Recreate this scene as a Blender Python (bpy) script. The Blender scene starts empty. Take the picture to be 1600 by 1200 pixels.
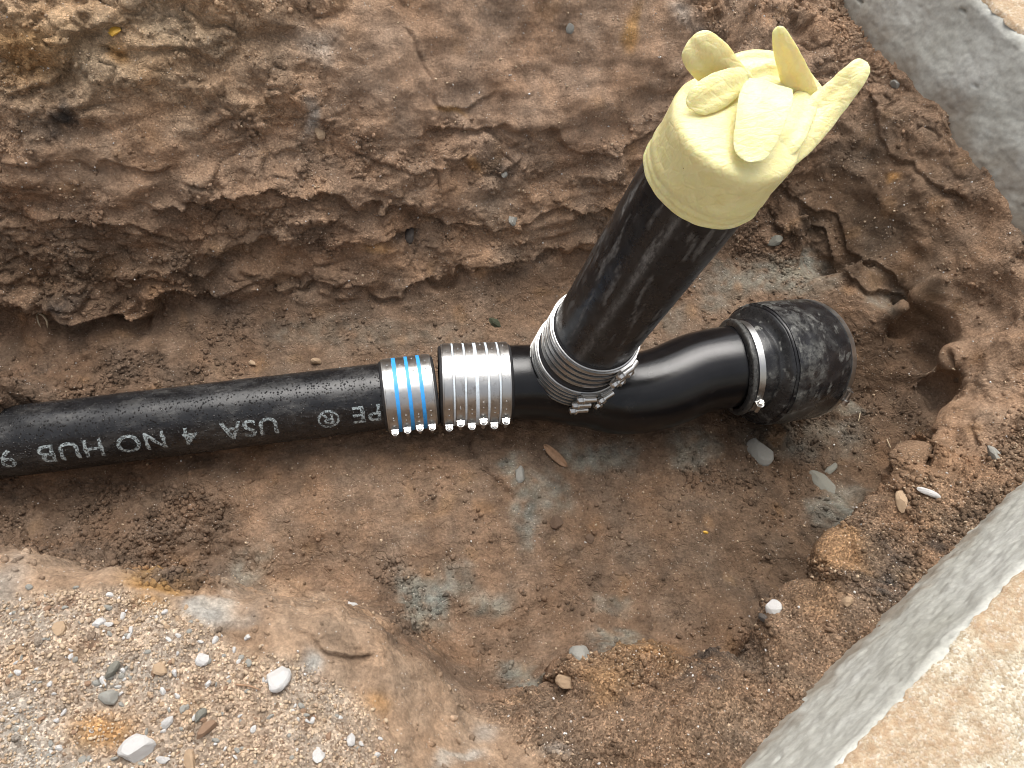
import bpy, bmesh, math, random
import numpy as np
from mathutils import Vector, Matrix
random.seed(7); RNG = np.random.default_rng(11)
D = bpy.data; SC = bpy.context.scene; COL = SC.collection

# ------------------------------------------------------------------ camera
F, CX, CY = 1180.0, 800.0, 600.0                    # focal length and centre in photo pixels
def _n(a): return a / np.linalg.norm(a)
def ray(u, v): return np.array([u - CX, v - CY, F])
NAD = _n(ray(690, 1230))                             # straight down
XD = np.cross(np.cross(ray(0, 689), ray(590, 617)), NAD); XD = _n(XD); XD = XD if XD[0] > 0 else -XD
ZD = -NAD; YD = np.cross(ZD, XD); MW = np.stack([XD, YD, ZD])   # x runs along the drain pipe, z is up
CAMP = -MW @ (ray(890, 583) / F * 1.20)
def px(u, v, z):
    """world point where the sight line of a photo pixel meets height z"""
    r = MW @ ray(u, v); return CAMP + r * ((z - CAMP[2]) / r[2])
def proj(P):
    q = (np.asarray(P) - CAMP) @ MW
    return CX + F * q[..., 0] / q[..., 2], CY + F * q[..., 1] / q[..., 2]
cam = D.objects.new('camera', D.cameras.new('camera')); COL.objects.link(cam)
cam.data.sensor_width = 36.0; cam.data.lens = 36.0 * F / 1600.0
cam.data.clip_start = 0.01; cam.data.clip_end = 200
Rc = np.stack([MW[:, 0], -MW[:, 1], -MW[:, 2]], 1)
cam.matrix_world = Matrix([[*Rc[i], CAMP[i]] for i in range(3)] + [[0, 0, 0, 1]])
SC.camera = cam

# ------------------------------------------------------------------ sky, sun, exposure
SUN_EL, SUN_AZ = math.radians(64), math.radians(74)   # azimuth measured from +x towards +y
w = D.worlds.new('World'); SC.world = w; w.use_nodes = True
nt = w.node_tree; bg = nt.nodes['Background']
sky = nt.nodes.new('ShaderNodeTexSky'); sky.sky_type = 'NISHITA'; sky.sun_disc = False
sky.sun_elevation = SUN_EL; sky.sun_rotation = math.pi / 2 - SUN_AZ
sky.dust_density = 6.0; sky.air_density = 1.0; sky.ozone_density = 1.0
hs = nt.nodes.new('ShaderNodeHueSaturation'); hs.inputs['Saturation'].default_value = 0.25
nt.links.new(sky.outputs[0], hs.inputs['Color']); nt.links.new(hs.outputs[0], bg.inputs['Color'])
bg.inputs['Strength'].default_value = 0.15
sl = D.lights.new('sun', 'SUN'); sl.energy = 1.35; sl.angle = math.radians(45); sl.color = (1.0, 0.96, 0.9)
so = D.objects.new('sun', sl); COL.objects.link(so)
sd = Vector((math.cos(SUN_EL) * math.cos(SUN_AZ), math.cos(SUN_EL) * math.sin(SUN_AZ), math.sin(SUN_EL)))
so.rotation_euler = (-sd).to_track_quat('-Z', 'Y').to_euler()
SC.render.engine = 'CYCLES'; cy = SC.cycles; cy.max_bounces = 5; cy.diffuse_bounces = 3; cy.glossy_bounces = 3; cy.transmission_bounces = 2; cy.transparent_max_bounces = 4; cy.use_denoising = True; cy.filter_width = 1.0
SC.view_settings.view_transform = 'Standard'; SC.view_settings.look = 'None'
SC.view_settings.exposure = 0.58; SC.view_settings.gamma = 1.0

# ------------------------------------------------------------------ numpy noise
def _hash(ix, iy, iz, seed):
    with np.errstate(over='ignore'):
        h = (ix.astype(np.uint32) * np.uint32(374761393) + iy.astype(np.uint32) * np.uint32(668265263)
             + iz.astype(np.uint32) * np.uint32(2147483647) + np.uint32(seed * 1274126177 & 0xffffffff))
        h = (h ^ (h >> np.uint32(13))) * np.uint32(1274126177)
        h = (h ^ (h >> np.uint32(15))) * np.uint32(2246822519)
        return h ^ (h >> np.uint32(16))
def noise(P, freq, seed=0):
    """gradient noise, about -0.7 .. 0.7"""
    p = (P * np.asarray(freq)).astype(np.float32); i = np.floor(p).astype(np.int32); f = p - i
    s = f * f * f * (f * (f * 6 - 15) + 10); out = np.zeros(len(p), np.float32)
    for dx in (0, 1):
        wx = s[:, 0] if dx else 1 - s[:, 0]
        for dy in (0, 1):
            wy = wx * (s[:, 1] if dy else 1 - s[:, 1])
            for dz in (0, 1):
                h = _hash(i[:, 0] + dx, i[:, 1] + dy, i[:, 2] + dz, seed)
                g = ((h & 1023).astype(np.float32) / 511.5 - 1) * (f[:, 0] - dx) \
                    + (((h >> np.uint32(10)) & 1023).astype(np.float32) / 511.5 - 1) * (f[:, 1] - dy) \
                    + (((h >> np.uint32(20)) & 1023).astype(np.float32) / 511.5 - 1) * (f[:, 2] - dz)
                out += wy * (s[:, 2] if dz else 1 - s[:, 2]) * g
    return out
def fbm(P, freq, octv=4, seed=0, gain=0.5):
    o = 0; a = 1.0; f = np.asarray(freq, float)
    for k in range(octv): o = o + a * noise(P, f, seed + k * 7); a *= gain; f = f * 2.03
    return o
def worley(P, freq, seed=0):
    p = (P * np.asarray(freq)).astype(np.float32); i = np.floor(p).astype(np.int32); f = p - i
    f1 = np.full(len(p), 9, np.float32); f2 = f1.copy(); idd = np.zeros(len(p), np.float32)
    for dx in (-1, 0, 1):
        for dy in (-1, 0, 1):
            for dz in (-1, 0, 1):
                h = _hash(i[:, 0] + dx, i[:, 1] + dy, i[:, 2] + dz, seed)
                d = (f[:, 0] - dx - (h & 1023) / np.float32(1023)) ** 2 + (f[:, 1] - dy - ((h >> np.uint32(10)) & 1023) / np.float32(1023)) ** 2 \
                    + (f[:, 2] - dz - ((h >> np.uint32(20)) & 1023) / np.float32(1023)) ** 2
                m = d < f1; f2 = np.where(m, f1, np.minimum(f2, d)); f1 = np.where(m, d, f1)
                idd = np.where(m, (h >> np.uint32(8) & 255) / np.float32(255), idd)
    return np.sqrt(f1), np.sqrt(f2), idd
def sstep(a, b, x): t = np.clip((x - a) / (b - a), 0, 1); return t * t * (3 - 2 * t)

# ------------------------------------------------------------------ materials
class NB:
    def __init__(s, name):
        s.m = D.materials.new(name); s.m.use_nodes = True; s.t = s.m.node_tree
        s.b = s.t.nodes['Principled BSDF']; s.out = s.t.nodes['Material Output']
        s.co = s.t.nodes.new('ShaderNodeTexCoord').outputs['Object']
    def n(s, typ, **kw):
        nd = s.t.nodes.new('ShaderNode' + typ)
        for k, v in kw.items():
            if k in nd.inputs: s.put(nd.inputs[k], v)
            else: setattr(nd, k, v)
        return nd
    def put(s, inp, v):
        if isinstance(v, bpy.types.NodeSocket): s.t.links.new(v, inp)
        else: inp.default_value = v
    def noise(s, scale, detail=4, rough=0.55, co=None):
        nd = s.n('TexNoise'); s.put(nd.inputs['Vector'], co or s.co)
        nd.inputs['Scale'].default_value = scale; nd.inputs['Detail'].default_value = detail; nd.inputs['Roughness'].default_value = rough
        return nd.outputs['Fac']
    def vor(s, scale, feature='F1', co=None):
        nd = s.n('TexVoronoi', feature=feature); s.put(nd.inputs['Vector'], co or s.co); nd.inputs['Scale'].default_value = scale
        return nd
    def ramp(s, fac, stops):
        nd = s.n('ValToRGB'); s.put(nd.inputs[0], fac); e = nd.color_ramp.elements
        while len(e) < len(stops): e.new(0.5)
        for k, (p, c) in enumerate(stops):
            e[k].position = p; e[k].color = c if len(c) == 4 else (*c, 1)
        return nd.outputs['Color']
    def mix(s, fac, a, b, mode='MIX'):
        nd = s.n('Mix', data_type='RGBA', blend_type=mode)
        s.put(nd.inputs[0], fac)
        s.put(nd.inputs[6], a if not isinstance(a, tuple) or len(a) == 4 else (*a, 1)); s.put(nd.inputs[7], b if not isinstance(b, tuple) or len(b) == 4 else (*b, 1))
        return nd.outputs[2]
    def math(s, op, a, b=0.0):
        nd = s.n('Math', operation=op); s.put(nd.inputs[0], a); s.put(nd.inputs[1], b); return nd.outputs[0]
    def map(s, scale=(1, 1, 1), rot=(0, 0, 0), co=None):
        nd = s.n('Mapping'); s.put(nd.inputs['Vector'], co or s.co); nd.inputs['Scale'].default_value = scale; nd.inputs['Rotation'].default_value = rot
        return nd.outputs[0]
    def bump(s, h, strength=0.5, dist=0.001, prev=None):
        nd = s.n('Bump'); s.put(nd.inputs['Height'], h); nd.inputs['Strength'].default_value = strength; nd.inputs['Distance'].default_value = dist
        if prev is not None: s.put(nd.inputs['Normal'], prev)
        return nd.outputs[0]
    def set(s, **kw):
        for k, v in kw.items():
            k = k.replace('_', ' '); s.put(s.b.inputs[k], (*v, 1) if isinstance(v, tuple) and len(v) == 3 and 'Color' in k else v)
        return s.m
def g(x): return (x, x, x)

def mat_soil():
    b = NB('soil'); at = b.n('Attribute', attribute_name='tone'); c = at.outputs['Color']
    gr = b.n('Attribute', attribute_name='grit').outputs['Fac']
    n2 = b.noise(240, 4, 0.7); c = b.mix(1.0, c, b.ramp(n2, [(0.25, g(0.62)), (0.5, g(1.0)), (0.75, g(1.45))]), 'MULTIPLY')
    # pale mineral grains
    v = b.vor(330); sel = b.math('GREATER_THAN', b.n('SeparateColor', Color=v.outputs['Color']).outputs[0], 0.93)
    sp = b.math('MULTIPLY', sel, b.math('LESS_THAN', v.outputs['Distance'], 0.27))
    c = b.mix(b.math('MULTIPLY', sp, 0.8), c, b.ramp(b.n('SeparateColor', Color=v.outputs['Color']).outputs[1], [(0, (0.5, 0.40, 0.30)), (1, (0.66, 0.62, 0.56))]))
    # sand grains where the ground is gritty
    v3 = b.vor(520); gcol = b.ramp(b.n('SeparateColor', Color=v3.outputs['Color']).outputs[0], [(0.0, (0.45, 0.38, 0.33)), (0.4, g(0.85)), (0.75, g(1.1)), (1.0, (1.9, 1.85, 1.8))])
    c = b.mix(gr, c, b.mix(1.0, c, gcol, 'MULTIPLY'))
    nd = b.n('TexNoise'); b.put(nd.inputs['Vector'], b.co); nd.inputs['Scale'].default_value = 60; nd.inputs['Detail'].default_value = 2
    wc = b.n('VectorMath', operation='MULTIPLY_ADD'); b.put(wc.inputs[0], nd.outputs['Color']); wc.inputs[1].default_value = (.018, .018, .018); b.put(wc.inputs[2], b.co)
    ck = b.vor(75, 'DISTANCE_TO_EDGE', wc.outputs[0]).outputs['Distance']; ck = b.math('MULTIPLY', b.ramp(ck, [(0.0, g(0)), (0.12, g(1))]), 0.45)
    hh = b.math('ADD', b.noise(210, 6, 0.8), b.math('MULTIPLY', b.math('MULTIPLY', ck, b.n('Attribute', attribute_name='crackle').outputs['Fac']), b.ramp(nd.outputs['Fac'], [(0.42, g(0)), (0.6, g(1))])))
    bp = b.bump(hh, 1.0, 0.0046)
    ro = b.ramp(n2, [(0.3, g(0.9)), (0.75, g(0.58))])
    return b.set(Base_Color=c, Roughness=ro, Normal=bp, Specular_IOR_Level=0.22)
def mat_rock(name, c1, c2, rough=0.75):
    b = NB(name); r = b.n('ObjectInfo').outputs['Random']
    co = b.n('VectorMath', operation='ADD'); b.put(co.inputs[0], b.co); b.put(co.inputs[1], r)
    co = co.outputs[0]
    c = b.ramp(b.noise(90, 6, 0.65, co), [(0.3, c1), (0.7, c2)])
    c = b.mix(1.0, c, b.ramp(b.noise(500, 3, 0.7, co), [(0.3, g(0.75)), (0.7, g(1.2))]), 'MULTIPLY')
    c = b.mix(b.ramp(b.noise(70, 5, 0.75, co), [(0.50, g(0.0)), (0.64, g(0.8))]), c, (0.24, 0.16, 0.105))
    return b.set(Base_Color=c, Roughness=rough, Normal=b.bump(b.noise(300, 5, 0.7, co), 0.6, 0.0015))
def mat_black(name, base=(0.012, 0.0125, 0.0135), rough=(0.3, 0.5), dust=0.35, dustcol=(0.17, 0.165, 0.155), stretch=(1, 1, 1), dscale=28, lo=0.52, hi=0.75, spec=0.4, beads=False):
    b = NB(name); co = b.map(stretch)
    d1 = b.ramp(b.noise(dscale, 7, 0.7, co), [(lo, g(0)), (hi, g(1))])
    d2 = b.ramp(b.noise(dscale * 6, 5, 0.7, co), [(0.4, g(0.2)), (0.65, g(1))])
    sc = b.math('MULTIPLY', b.n('Attribute', attribute_name='scuff').outputs['Fac'], b.ramp(b.noise(dscale * 9, 5, 0.8, co), [(0.38, g(0.12)), (0.6, g(1))]))
    dd = b.math('MAXIMUM', b.math('MULTIPLY', b.math('MULTIPLY', d1, d2), dust), sc)
    c = b.mix(dd, b.ramp(b.noise(60, 4), [(0.3, base), (0.7, tuple(x * 2.0 for x in base))]), dustcol)
    ro = b.math('ADD', b.ramp(b.noise(45, 5, 0.6), [(0.3, g(rough[0])), (0.7, g(rough[1]))]), b.math('MULTIPLY', dd, 0.5))
    bp = b.bump(b.noise(700, 3, 0.6), 0.25, 0.0006)
    if beads:
        bv = b.n('Bump'); v = b.vor(260); h = b.ramp(v.outputs['Distance'], [(0.05, g(1)), (0.34, g(0))])
        bp = b.bump(h, 0.9, 0.0014, bp)
        c = b.mix(b.math('MULTIPLY', b.ramp(v.outputs['Distance'], [(0.1, g(1)), (0.2, g(0))]), b.math('GREATER_THAN', b.n('SeparateColor', Color=v.outputs['Color']).outputs[0], 0.93)), c, (0.3, 0.29, 0.28))
    return b.set(Base_Color=c, Roughness=ro, Normal=bp, Specular_IOR_Level=spec)
def mat_steel(name, tint=(0.62, 0.62, 0.61), rough=(0.24, 0.42)):
    b = NB(name)
    c = b.mix(b.ramp(b.noise(70, 5, 0.7), [(0.56, g(0)), (0.72, g(0.55))]), tint, (0.20, 0.165, 0.135))
    ro = b.ramp(b.noise(90, 5, 0.65), [(0.3, g(rough[0])), (0.7, g(rough[1]))])
    return b.set(Base_Color=c, Metallic=1.0, Roughness=ro, Normal=b.bump(b.noise(300, 3), 0.15, 0.0006))
def mat_plain(name, c, rough=0.5, var=0.25, metal=0.0, scale=120):
    b = NB(name)
    c = b.ramp(b.noise(scale, 5, 0.65), [(0.3, tuple(x * (1 - var) for x in c)), (0.7, tuple(min(1, x * (1 + var)) for x in c))])
    return b.set(Base_Color=c, Roughness=rough, Metallic=metal, Normal=b.bump(b.noise(400, 3), 0.2, 0.0006))
def mat_latex():
    b = NB('latex')
    c = b.ramp(b.noise(45, 4, 0.6), [(0.3, (0.79, 0.71, 0.33)), (0.7, (0.83, 0.77, 0.41))])
    c = b.mix(b.ramp(b.noise(22, 5, 0.7), [(0.58, g(0)), (0.8, g(0.3))]), c, (0.66, 0.52, 0.24))
    v = b.vor(75); c = b.mix(b.math('MULTIPLY', b.math('LESS_THAN', v.outputs['Distance'], 0.05), b.math('GREATER_THAN', b.n('SeparateColor', Color=v.outputs['Color']).outputs[0], 0.82)), c, (0.2, 0.15, 0.08))
    bp = b.bump(b.noise(60, 5, 0.65, b.map((1, 2.6, 1), (.4, .3, .8))), 0.5, 0.004); cr = b.vor(48, 'DISTANCE_TO_EDGE', b.map((1, 1.9, 1.4), (.5, .2, 1.1))).outputs['Distance']; bp = b.bump(b.ramp(cr, [(0.0, g(0)), (0.10, g(1))]), 0.16, 0.0022, bp)
    return b.set(Base_Color=c, Roughness=0.42, Normal=bp, Subsurface_Weight=0.5, Subsurface_Radius=(0.008, 0.005, 0.0015), Subsurface_Scale=1.0)
def mat_paint():
    b = NB('stencil_paint')
    tr = b.n('BsdfTransparent'); mx = b.n('MixShader')
    b.set(Base_Color=(0.44, 0.51, 0.53), Roughness=0.6)
    f = b.ramp(b.noise(330, 4, 0.75), [(0.42, g(0.05)), (0.58, g(0.9))])
    b.put(mx.inputs[0], f); b.put(mx.inputs[1], tr.outputs[0]); b.put(mx.inputs[2], b.b.outputs[0]); b.put(b.out.inputs[0], mx.outputs[0])
    return b.m
def mat_concrete():
    b = NB('concrete')
    c = b.ramp(b.noise(9, 6, 0.6), [(0.3, (0.46, 0.455, 0.40)), (0.55, (0.55, 0.55, 0.50)), (0.75, (0.61, 0.61, 0.57))])
    c = b.mix(1.0, c, b.ramp(b.noise(160, 5, 0.7), [(0.3, g(0.84)), (0.7, g(1.12))]), 'MULTIPLY')
    # brown soil smeared on the lower part of the face
    st = b.n('Attribute', attribute_name='dirt').outputs['Fac']
    c = b.mix(st, c, (0.19, 0.135, 0.085))
    n = b.map((1, 1, 3), (0, 0.4, 0)); bp = b.bump(b.noise(30, 5, 0.55, n), 0.18, 0.003); sl_ = b.map((1, 1, 7), (0.0, 0.9, 0.35)); scr = b.ramp(b.noise(34, 4, 0.7, sl_), [(0.30, g(0)), (0.36, g(1))]); bp = b.bump(scr, 0.5, 0.003, bp)
    bp = b.bump(b.noise(300, 6, 0.8), 0.6, 0.0016, bp)
    return b.set(Base_Color=c, Roughness=0.85, Normal=bp, Specular_IOR_Level=0.3)
def mat_sandtop():
    b = NB('sandy_concrete_top')
    v = b.vor(420); r = b.n('SeparateColor', Color=v.outputs['Color']).outputs[0]
    c = b.ramp(r, [(0.0, (0.40, 0.32, 0.22)), (0.3, (0.52, 0.44, 0.32)), (0.7, (0.58, 0.51, 0.39)), (1.0, (0.68, 0.64, 0.56))])
    c = b.mix(1.0, c, b.ramp(b.noise(85, 6, 0.75), [(0.28, (0.6, 0.53, 0.45)), (0.5, g(0.98)), (0.7, g(1.15))]), 'MULTIPLY')
    d = b.n('Attribute', attribute_name='dirt').outputs['Fac']
    d = b.math('MULTIPLY', d, b.ramp(b.noise(150, 5, 0.8), [(0.36, g(0.25)), (0.6, g(1))]))
    c = b.mix(d, c, b.ramp(b.noise(140, 4, 0.7), [(0.3, (0.34, 0.21, 0.12)), (0.7, (0.52, 0.37, 0.23))]))
    bp = b.bump(b.noise(260, 6, 0.75), 0.8, 0.003); bp = b.bump(v.outputs['Distance'], 0.5, -0.0015, bp)
    return b.set(Base_Color=c, Roughness=0.95, Normal=bp, Specular_IOR_Level=0.2)
M = dict(soil=mat_soil(), concrete=mat_concrete(), sand=mat_sandtop(), latex=mat_latex(), paint=mat_paint(),
    iron=mat_black('coated_iron', base=(0.007, 0.0072, 0.008), rough=(0.16, 0.32), dust=0.42, dscale=34, lo=0.46, hi=0.68, stretch=(0.5, 1, 1), beads=True),
    stand=mat_black('scuffed_black_pipe', base=(0.008, 0.0085, 0.0095), rough=(0.2, 0.36), dust=0.25, dustcol=(0.19, 0.185, 0.175), stretch=(1, 1, 0.45), dscale=20, lo=0.5, hi=0.78),
    tee=mat_black('glossy_black_fitting', base=(0.0045, 0.0045, 0.005), rough=(0.10, 0.2), dust=0.2, dscale=16, lo=0.56, hi=0.8),
    rubber=mat_black('muddy_rubber', base=(0.008, 0.008, 0.009), rough=(0.16, 0.34), dust=0.22, dustcol=(0.24, 0.24, 0.22), dscale=22, lo=0.5, hi=0.68),
    gasket=mat_black('gasket_rubber', base=(0.012, 0.012, 0.013), rough=(0.4, 0.6), dust=0.4, dscale=70),
    steel=mat_steel('stainless_steel', (0.5, 0.5, 0.49), (0.3, 0.46)), band=mat_steel('clamp_band_steel', (0.52, 0.52, 0.51), (0.26, 0.42)), bolt=mat_steel('bolt_steel', (0.6, 0.59, 0.57), (0.25, 0.4)),
    blue=mat_plain('blue_stripe', (0.04, 0.33, 0.80), 0.45, 0.1), pale=mat_plain('pale_stripe', (0.62, 0.70, 0.76), 0.4, 0.15),
    white=mat_rock('white_stone', (0.52, 0.51, 0.49), (0.72, 0.72, 0.71), 0.6), grey=mat_rock('grey_stone', (0.22, 0.225, 0.2), (0.36, 0.36, 0.33)),
    tan=mat_rock('tan_stone', (0.36, 0.24, 0.14), (0.52, 0.38, 0.25)), brown=mat_rock('brown_stone', (0.22, 0.13, 0.08), (0.33, 0.21, 0.13)),
    slate=mat_rock('green_grey_stone', (0.13, 0.135, 0.115), (0.22, 0.225, 0.19)), dark=mat_rock('dark_stone', (0.03, 0.03, 0.03), (0.09, 0.085, 0.08)),
    root=mat_plain('root', (0.55, 0.45, 0.30), 0.7), wood=mat_plain('wood', (0.28, 0.17, 0.10), 0.8), moss=mat_plain('moss', (0.05, 0.055, 0.03), 0.9, 0.5),
    clod=mat_rock('clod', (.10, .062, .04), (.15, .095, .06), .9),
    yellow=mat_plain('yellow_stone', (0.62, 0.36, 0.05), 0.6))

# ------------------------------------------------------------------ object helpers
def link(name, me, mat=None, parent=None, smooth=True):
    o = D.objects.new(name, me); COL.objects.link(o)
    if mat is not None: me.materials.append(mat)
    if smooth: me.polygons.foreach_set('use_smooth', np.ones(len(me.polygons), bool))
    if parent is not None: o.parent = parent; o.matrix_parent_inverse = parent.matrix_world.inverted()
    return o
def from_np(name, V, Q, mat, parent=None, smooth=True):
    me = D.meshes.new(name); V = np.asarray(V, np.float32); Q = np.asarray(Q, np.int32); k = Q.shape[1]
    me.vertices.add(len(V)); me.vertices.foreach_set('co', V.ravel()); me.loops.add(Q.size); me.loops.foreach_set('vertex_index', Q.ravel())
    me.polygons.add(len(Q)); me.polygons.foreach_set('loop_start', np.arange(0, Q.size, k, dtype=np.int32))
    me.update(calc_edges=True); me.validate(); return link(name, me, mat, parent, smooth)
def tag(o, label, cat=None, group=None, kind=None):
    o['label'] = label
    if cat: o['category'] = cat
    if group: o['group'] = group
    if kind: o['kind'] = kind
    return o
def empty(name, loc):
    o = D.objects.new(name, None); COL.objects.link(o); o.location = Vector(loc); o.empty_display_size = 0.02
    o.matrix_world = Matrix.Translation(Vector(loc)); return o
def frame(a, ref=(0, 0, 1)):
    a = _n(np.asarray(a, float)); r = np.asarray(ref, float); e1 = r - a * (r @ a)
    if np.linalg.norm(e1) < 1e-3: r = np.array([0, 1.0, 0]); e1 = r - a * (r @ a)
    e1 = _n(e1); return a, e1, np.cross(a, e1)
def grid_quads(nr, nc, wrap=True):
    i, j = np.meshgrid(np.arange(nr - 1), np.arange(nc if wrap else nc - 1), indexing='ij'); j2 = (j + 1) % nc
    return np.stack([i * nc + j, i * nc + j2, (i + 1) * nc + j2, (i + 1) * nc + j], -1).reshape(-1, 4)
def lathe(name, p0, a, prof, mat, parent=None, n=72, ref=(0, 0, 1), closed=False, wob=0.0, seed=1):
    """revolve (distance along axis, radius) pairs round the axis a through p0"""
    a, e1, e2 = frame(a, ref); t = np.linspace(0, 2 * np.pi, n, endpoint=False)
    ring = np.cos(t)[:, None] * e1 + np.sin(t)[:, None] * e2; V = []
    pr = list(prof) + ([prof[0]] if closed else [])
    for s, r in pr: V.append(np.asarray(p0) + a * s + ring * r)
    V = np.concatenate(V)
    if wob:
        c = np.asarray(p0) + np.outer((V - p0) @ a, a); d = V - c
        V = V + d / (np.linalg.norm(d, axis=1, keepdims=True) + 1e-6) * (fbm(V, 40, 3, seed) * wob)[:, None]
    return from_np(name, V, grid_quads(len(pr), n), mat, parent)
def catmull(P, m):
    P = np.asarray(P, float); P = np.vstack([2 * P[0] - P[1], P, 2 * P[-1] - P[-2]]); out = []
    for k in range(1, len(P) - 2):
        for t in np.linspace(0, 1, m, endpoint=False):
            out.append(0.5 * (2 * P[k] + (P[k + 1] - P[k - 1]) * t + (2 * P[k - 1] - 5 * P[k] + 4 * P[k + 1] - P[k + 2]) * t * t + (3 * P[k] - P[k - 1] - 3 * P[k + 1] + P[k + 2]) * t ** 3))
    out.append(P[-2]); return np.array(out)
def sweep_np(path, rad, n=24, up=(0, 0, 1), flat=1.0, m=8, sharp=0.0, dent=0.0):
    """tube along a smoothed path; rad per control point; flat squeezes it along 'up'"""
    X = np.hstack([np.asarray(path, float), np.asarray(rad, float)[:, None], (np.ones(len(path)) * flat)[:, None]]); X = catmull(X, m)
    C, R, FL = X[:, :3], np.abs(X[:, 3]), X[:, 4]; T = np.gradient(C, axis=0); T /= np.linalg.norm(T, axis=1, keepdims=True) + 1e-9
    up = np.asarray(up, float); e = up - T[0] * (up @ T[0]); e = _n(e); V = []; t = np.linspace(0, 2 * np.pi, n, endpoint=False)
    for k in range(len(C)):
        e = _n(e - T[k] * (e @ T[k])); s = np.cross(T[k], e)
        V.append(C[k] + R[k] * (np.cos(t)[:, None] * s + (np.sin(t) * np.abs(np.sin(t)) ** sharp * (1 - dent * np.exp(-(np.cos(t - .25) / .42) ** 2)))[:, None] * e * FL[k]))
    k = len(C); V = np.concatenate(V + [C[:1], C[-1:]]); Q = [tuple(q) for q in grid_quads(k, n)]
    T3 = [(k * n, (j + 1) % n, j) for j in range(n)] + [(k * n + 1, (k - 1) * n + j, (k - 1) * n + (j + 1) % n) for j in range(n)]
    return V, Q, T3
def sweep(name, path, rad, mat, parent=None, n=24, up=(0, 0, 1), flat=1.0, m=8, crease=0.0, cf=60, seed=3, sharp=0.0, dent=0.0):
    V, Q, T3 = sweep_np(path, rad, n, up, flat, m, sharp, dent)
    if crease:
        V = V + np.stack([fbm(V, cf, 2, seed + k) for k in range(3)], 1) * crease + np.stack([.5 - np.abs(noise(V, cf * 2.3, seed + 5 + k)) for k in range(3)], 1) * crease * .55
    me = D.meshes.new(name); me.from_pydata(V.tolist(), [], Q + T3); me.update(); return link(name, me, mat, parent)

# ------------------------------------------------------------------ the ground
GZ = 0.42      # surface level
ctl = []
def add(pts):
    for u, v, z in pts: ctl.append(px(u, v, z))
for u in (-520, -250): add([(u, 470, .30), (u, 560, -.045), (u, 640, -.055), (u, 700, -.06), (u, 790, -.055), (u, 860, -.05)])
floor_pts = [(0,560,-.05),(0,640,-.055),(200,580,-.05),(200,530,-.04),(400,520,-.05),(400,580,-.055),(600,520,-.055),(750,500,-.055),(850,450,-.055),(900,420,-.05),(1000,430,-.06),
 (0,700,-.06),(150,700,-.06),(300,680,-.06),(500,640,-.06),(0,790,-.055),(100,840,-.05),(250,830,-.05),(400,860,-.05),(300,760,-.055),(500,720,-.055),(500,830,-.05),(650,740,-.055),(650,850,-.055),(600,920,-.05),(700,930,-.06),
 (680,990,-.05),(800,950,-.062),(800,800,-.065),(900,850,-.07),(900,740,-.075),(1000,720,-.08),(1100,700,-.08),(1100,800,-.07),(1200,750,-.085),(1300,690,-.095),(1350,620,-.095),(1365,540,-.085),(1290,440,-.065),(1250,400,-.05),
 (1150,400,-.06),(1080,450,-.065),(1150,560,-.08),(1000,980,-.065),(1100,900,-.065),(1180,850,-.065),(780,1030,-.06),(860,1040,-.06),(1000,600,-.075),(850,600,-.07),(1240,580,-.085),(1325,740,-.095),(1260,820,-.09),(1200,890,-.085),(1080,980,-.065)]
add(floor_pts)
# foot of the far wall, then the wall itself
add([(0,505,-.02),(100,508,-.02),(200,482,-.02),(330,458,-.025),(440,452,-.03),(600,462,-.03),(700,440,-.03),(800,418,-.03),(900,398,-.03),(960,382,-.03),(1060,365,-.03)])
for z, rows in ((.06, [(-520,430),(-250,425),(0,430),(100,430),(200,415),(330,395),(440,390),(600,392),(700,375),(800,355),(900,335),(960,325),(1060,315),(1150,310)]),
                (.15, [(-520,330),(-250,330),(0,330),(200,318),(400,290),(600,285),(800,255),(950,240),(1060,225),(1150,215),(1235,190)]),
                (.235, [(-520,225),(-250,225),(0,222),(200,208),(400,185),(600,178),(800,150),(950,135),(1060,125),(1150,115),(1235,60)]),
                (.31, [(-520,115),(-250,115),(0,110),(200,95),(400,75),(600,65),(800,45),(950,35),(1060,25),(1150,10)]),
                (.385, [(-520,-40),(-250,-35),(0,-30),(200,-45),(400,-60),(600,-60),(800,-80),(950,-90),(1080,-120)]),
                (GZ, [(-520,-200),(-250,-200),(0,-200),(300,-210),(600,-220),(900,-240),(1080,-330)])):
    add([(u, v, z) for u, v in rows])
# right-hand walls up to the concrete
add([(1180,350,-.03),(1250,375,-.03),(1320,430,-.03),(1390,490,-.035),(1432,565,-.045),(1438,625,-.05),(1395,700,-.055),(1362,772,-.055),(1300,826,-.055),(1236,895,-.055),(1205,958,-.045),(1125,1016,-.03)])
add([(1270,330,.06),(1350,400,.06),(1420,470,.06),(1490,560,.06),(1500,640,.06),(1450,720,.10),(1400,810,.10),(1330,880,.10),(1275,950,.10),(1240,1000,.10)])
add([(1300,220,.115),(1400,320,.115),(1480,420,.12),(1560,530,.13),(1570,640,.12),(1520,740,.135),(1450,830,.13),(1370,920,.13),(1300,1000,.13),(1230,1060,.13)])
add([(1320,5,.222),(1400,110,.22),(1480,185,.22),(1560,255,.22),(1600,292,.22),(1700,390,.225),(1780,500,.22),(1740,620,.19),(1600,750,.165),(1500,850,.162),(1370,980,.162),(1250,1100,.165),(1150,1200,.17),(1050,1310,.185)])
add([(1340,150,.17),(1440,250,.168),(1560,370,.17),(1640,520,.185),(1620,660,.16),(1530,800,.152),(1400,930,.15),(1280,1060,.15),(1180,1140,.152)])
for uv in ((1420,0),(1500,110),(1620,250),(1760,420),(1860,520),(1830,640),(1700,760),(1600,860),(1450,1010),(1330,1130),(1240,1230),(1500,-100),(1700,100),(1900,300),(1900,800),(1700,1000),(1500,1200),(2000,550)): add([(*uv, .185 if uv[1] < 700 else .13)])
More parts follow.
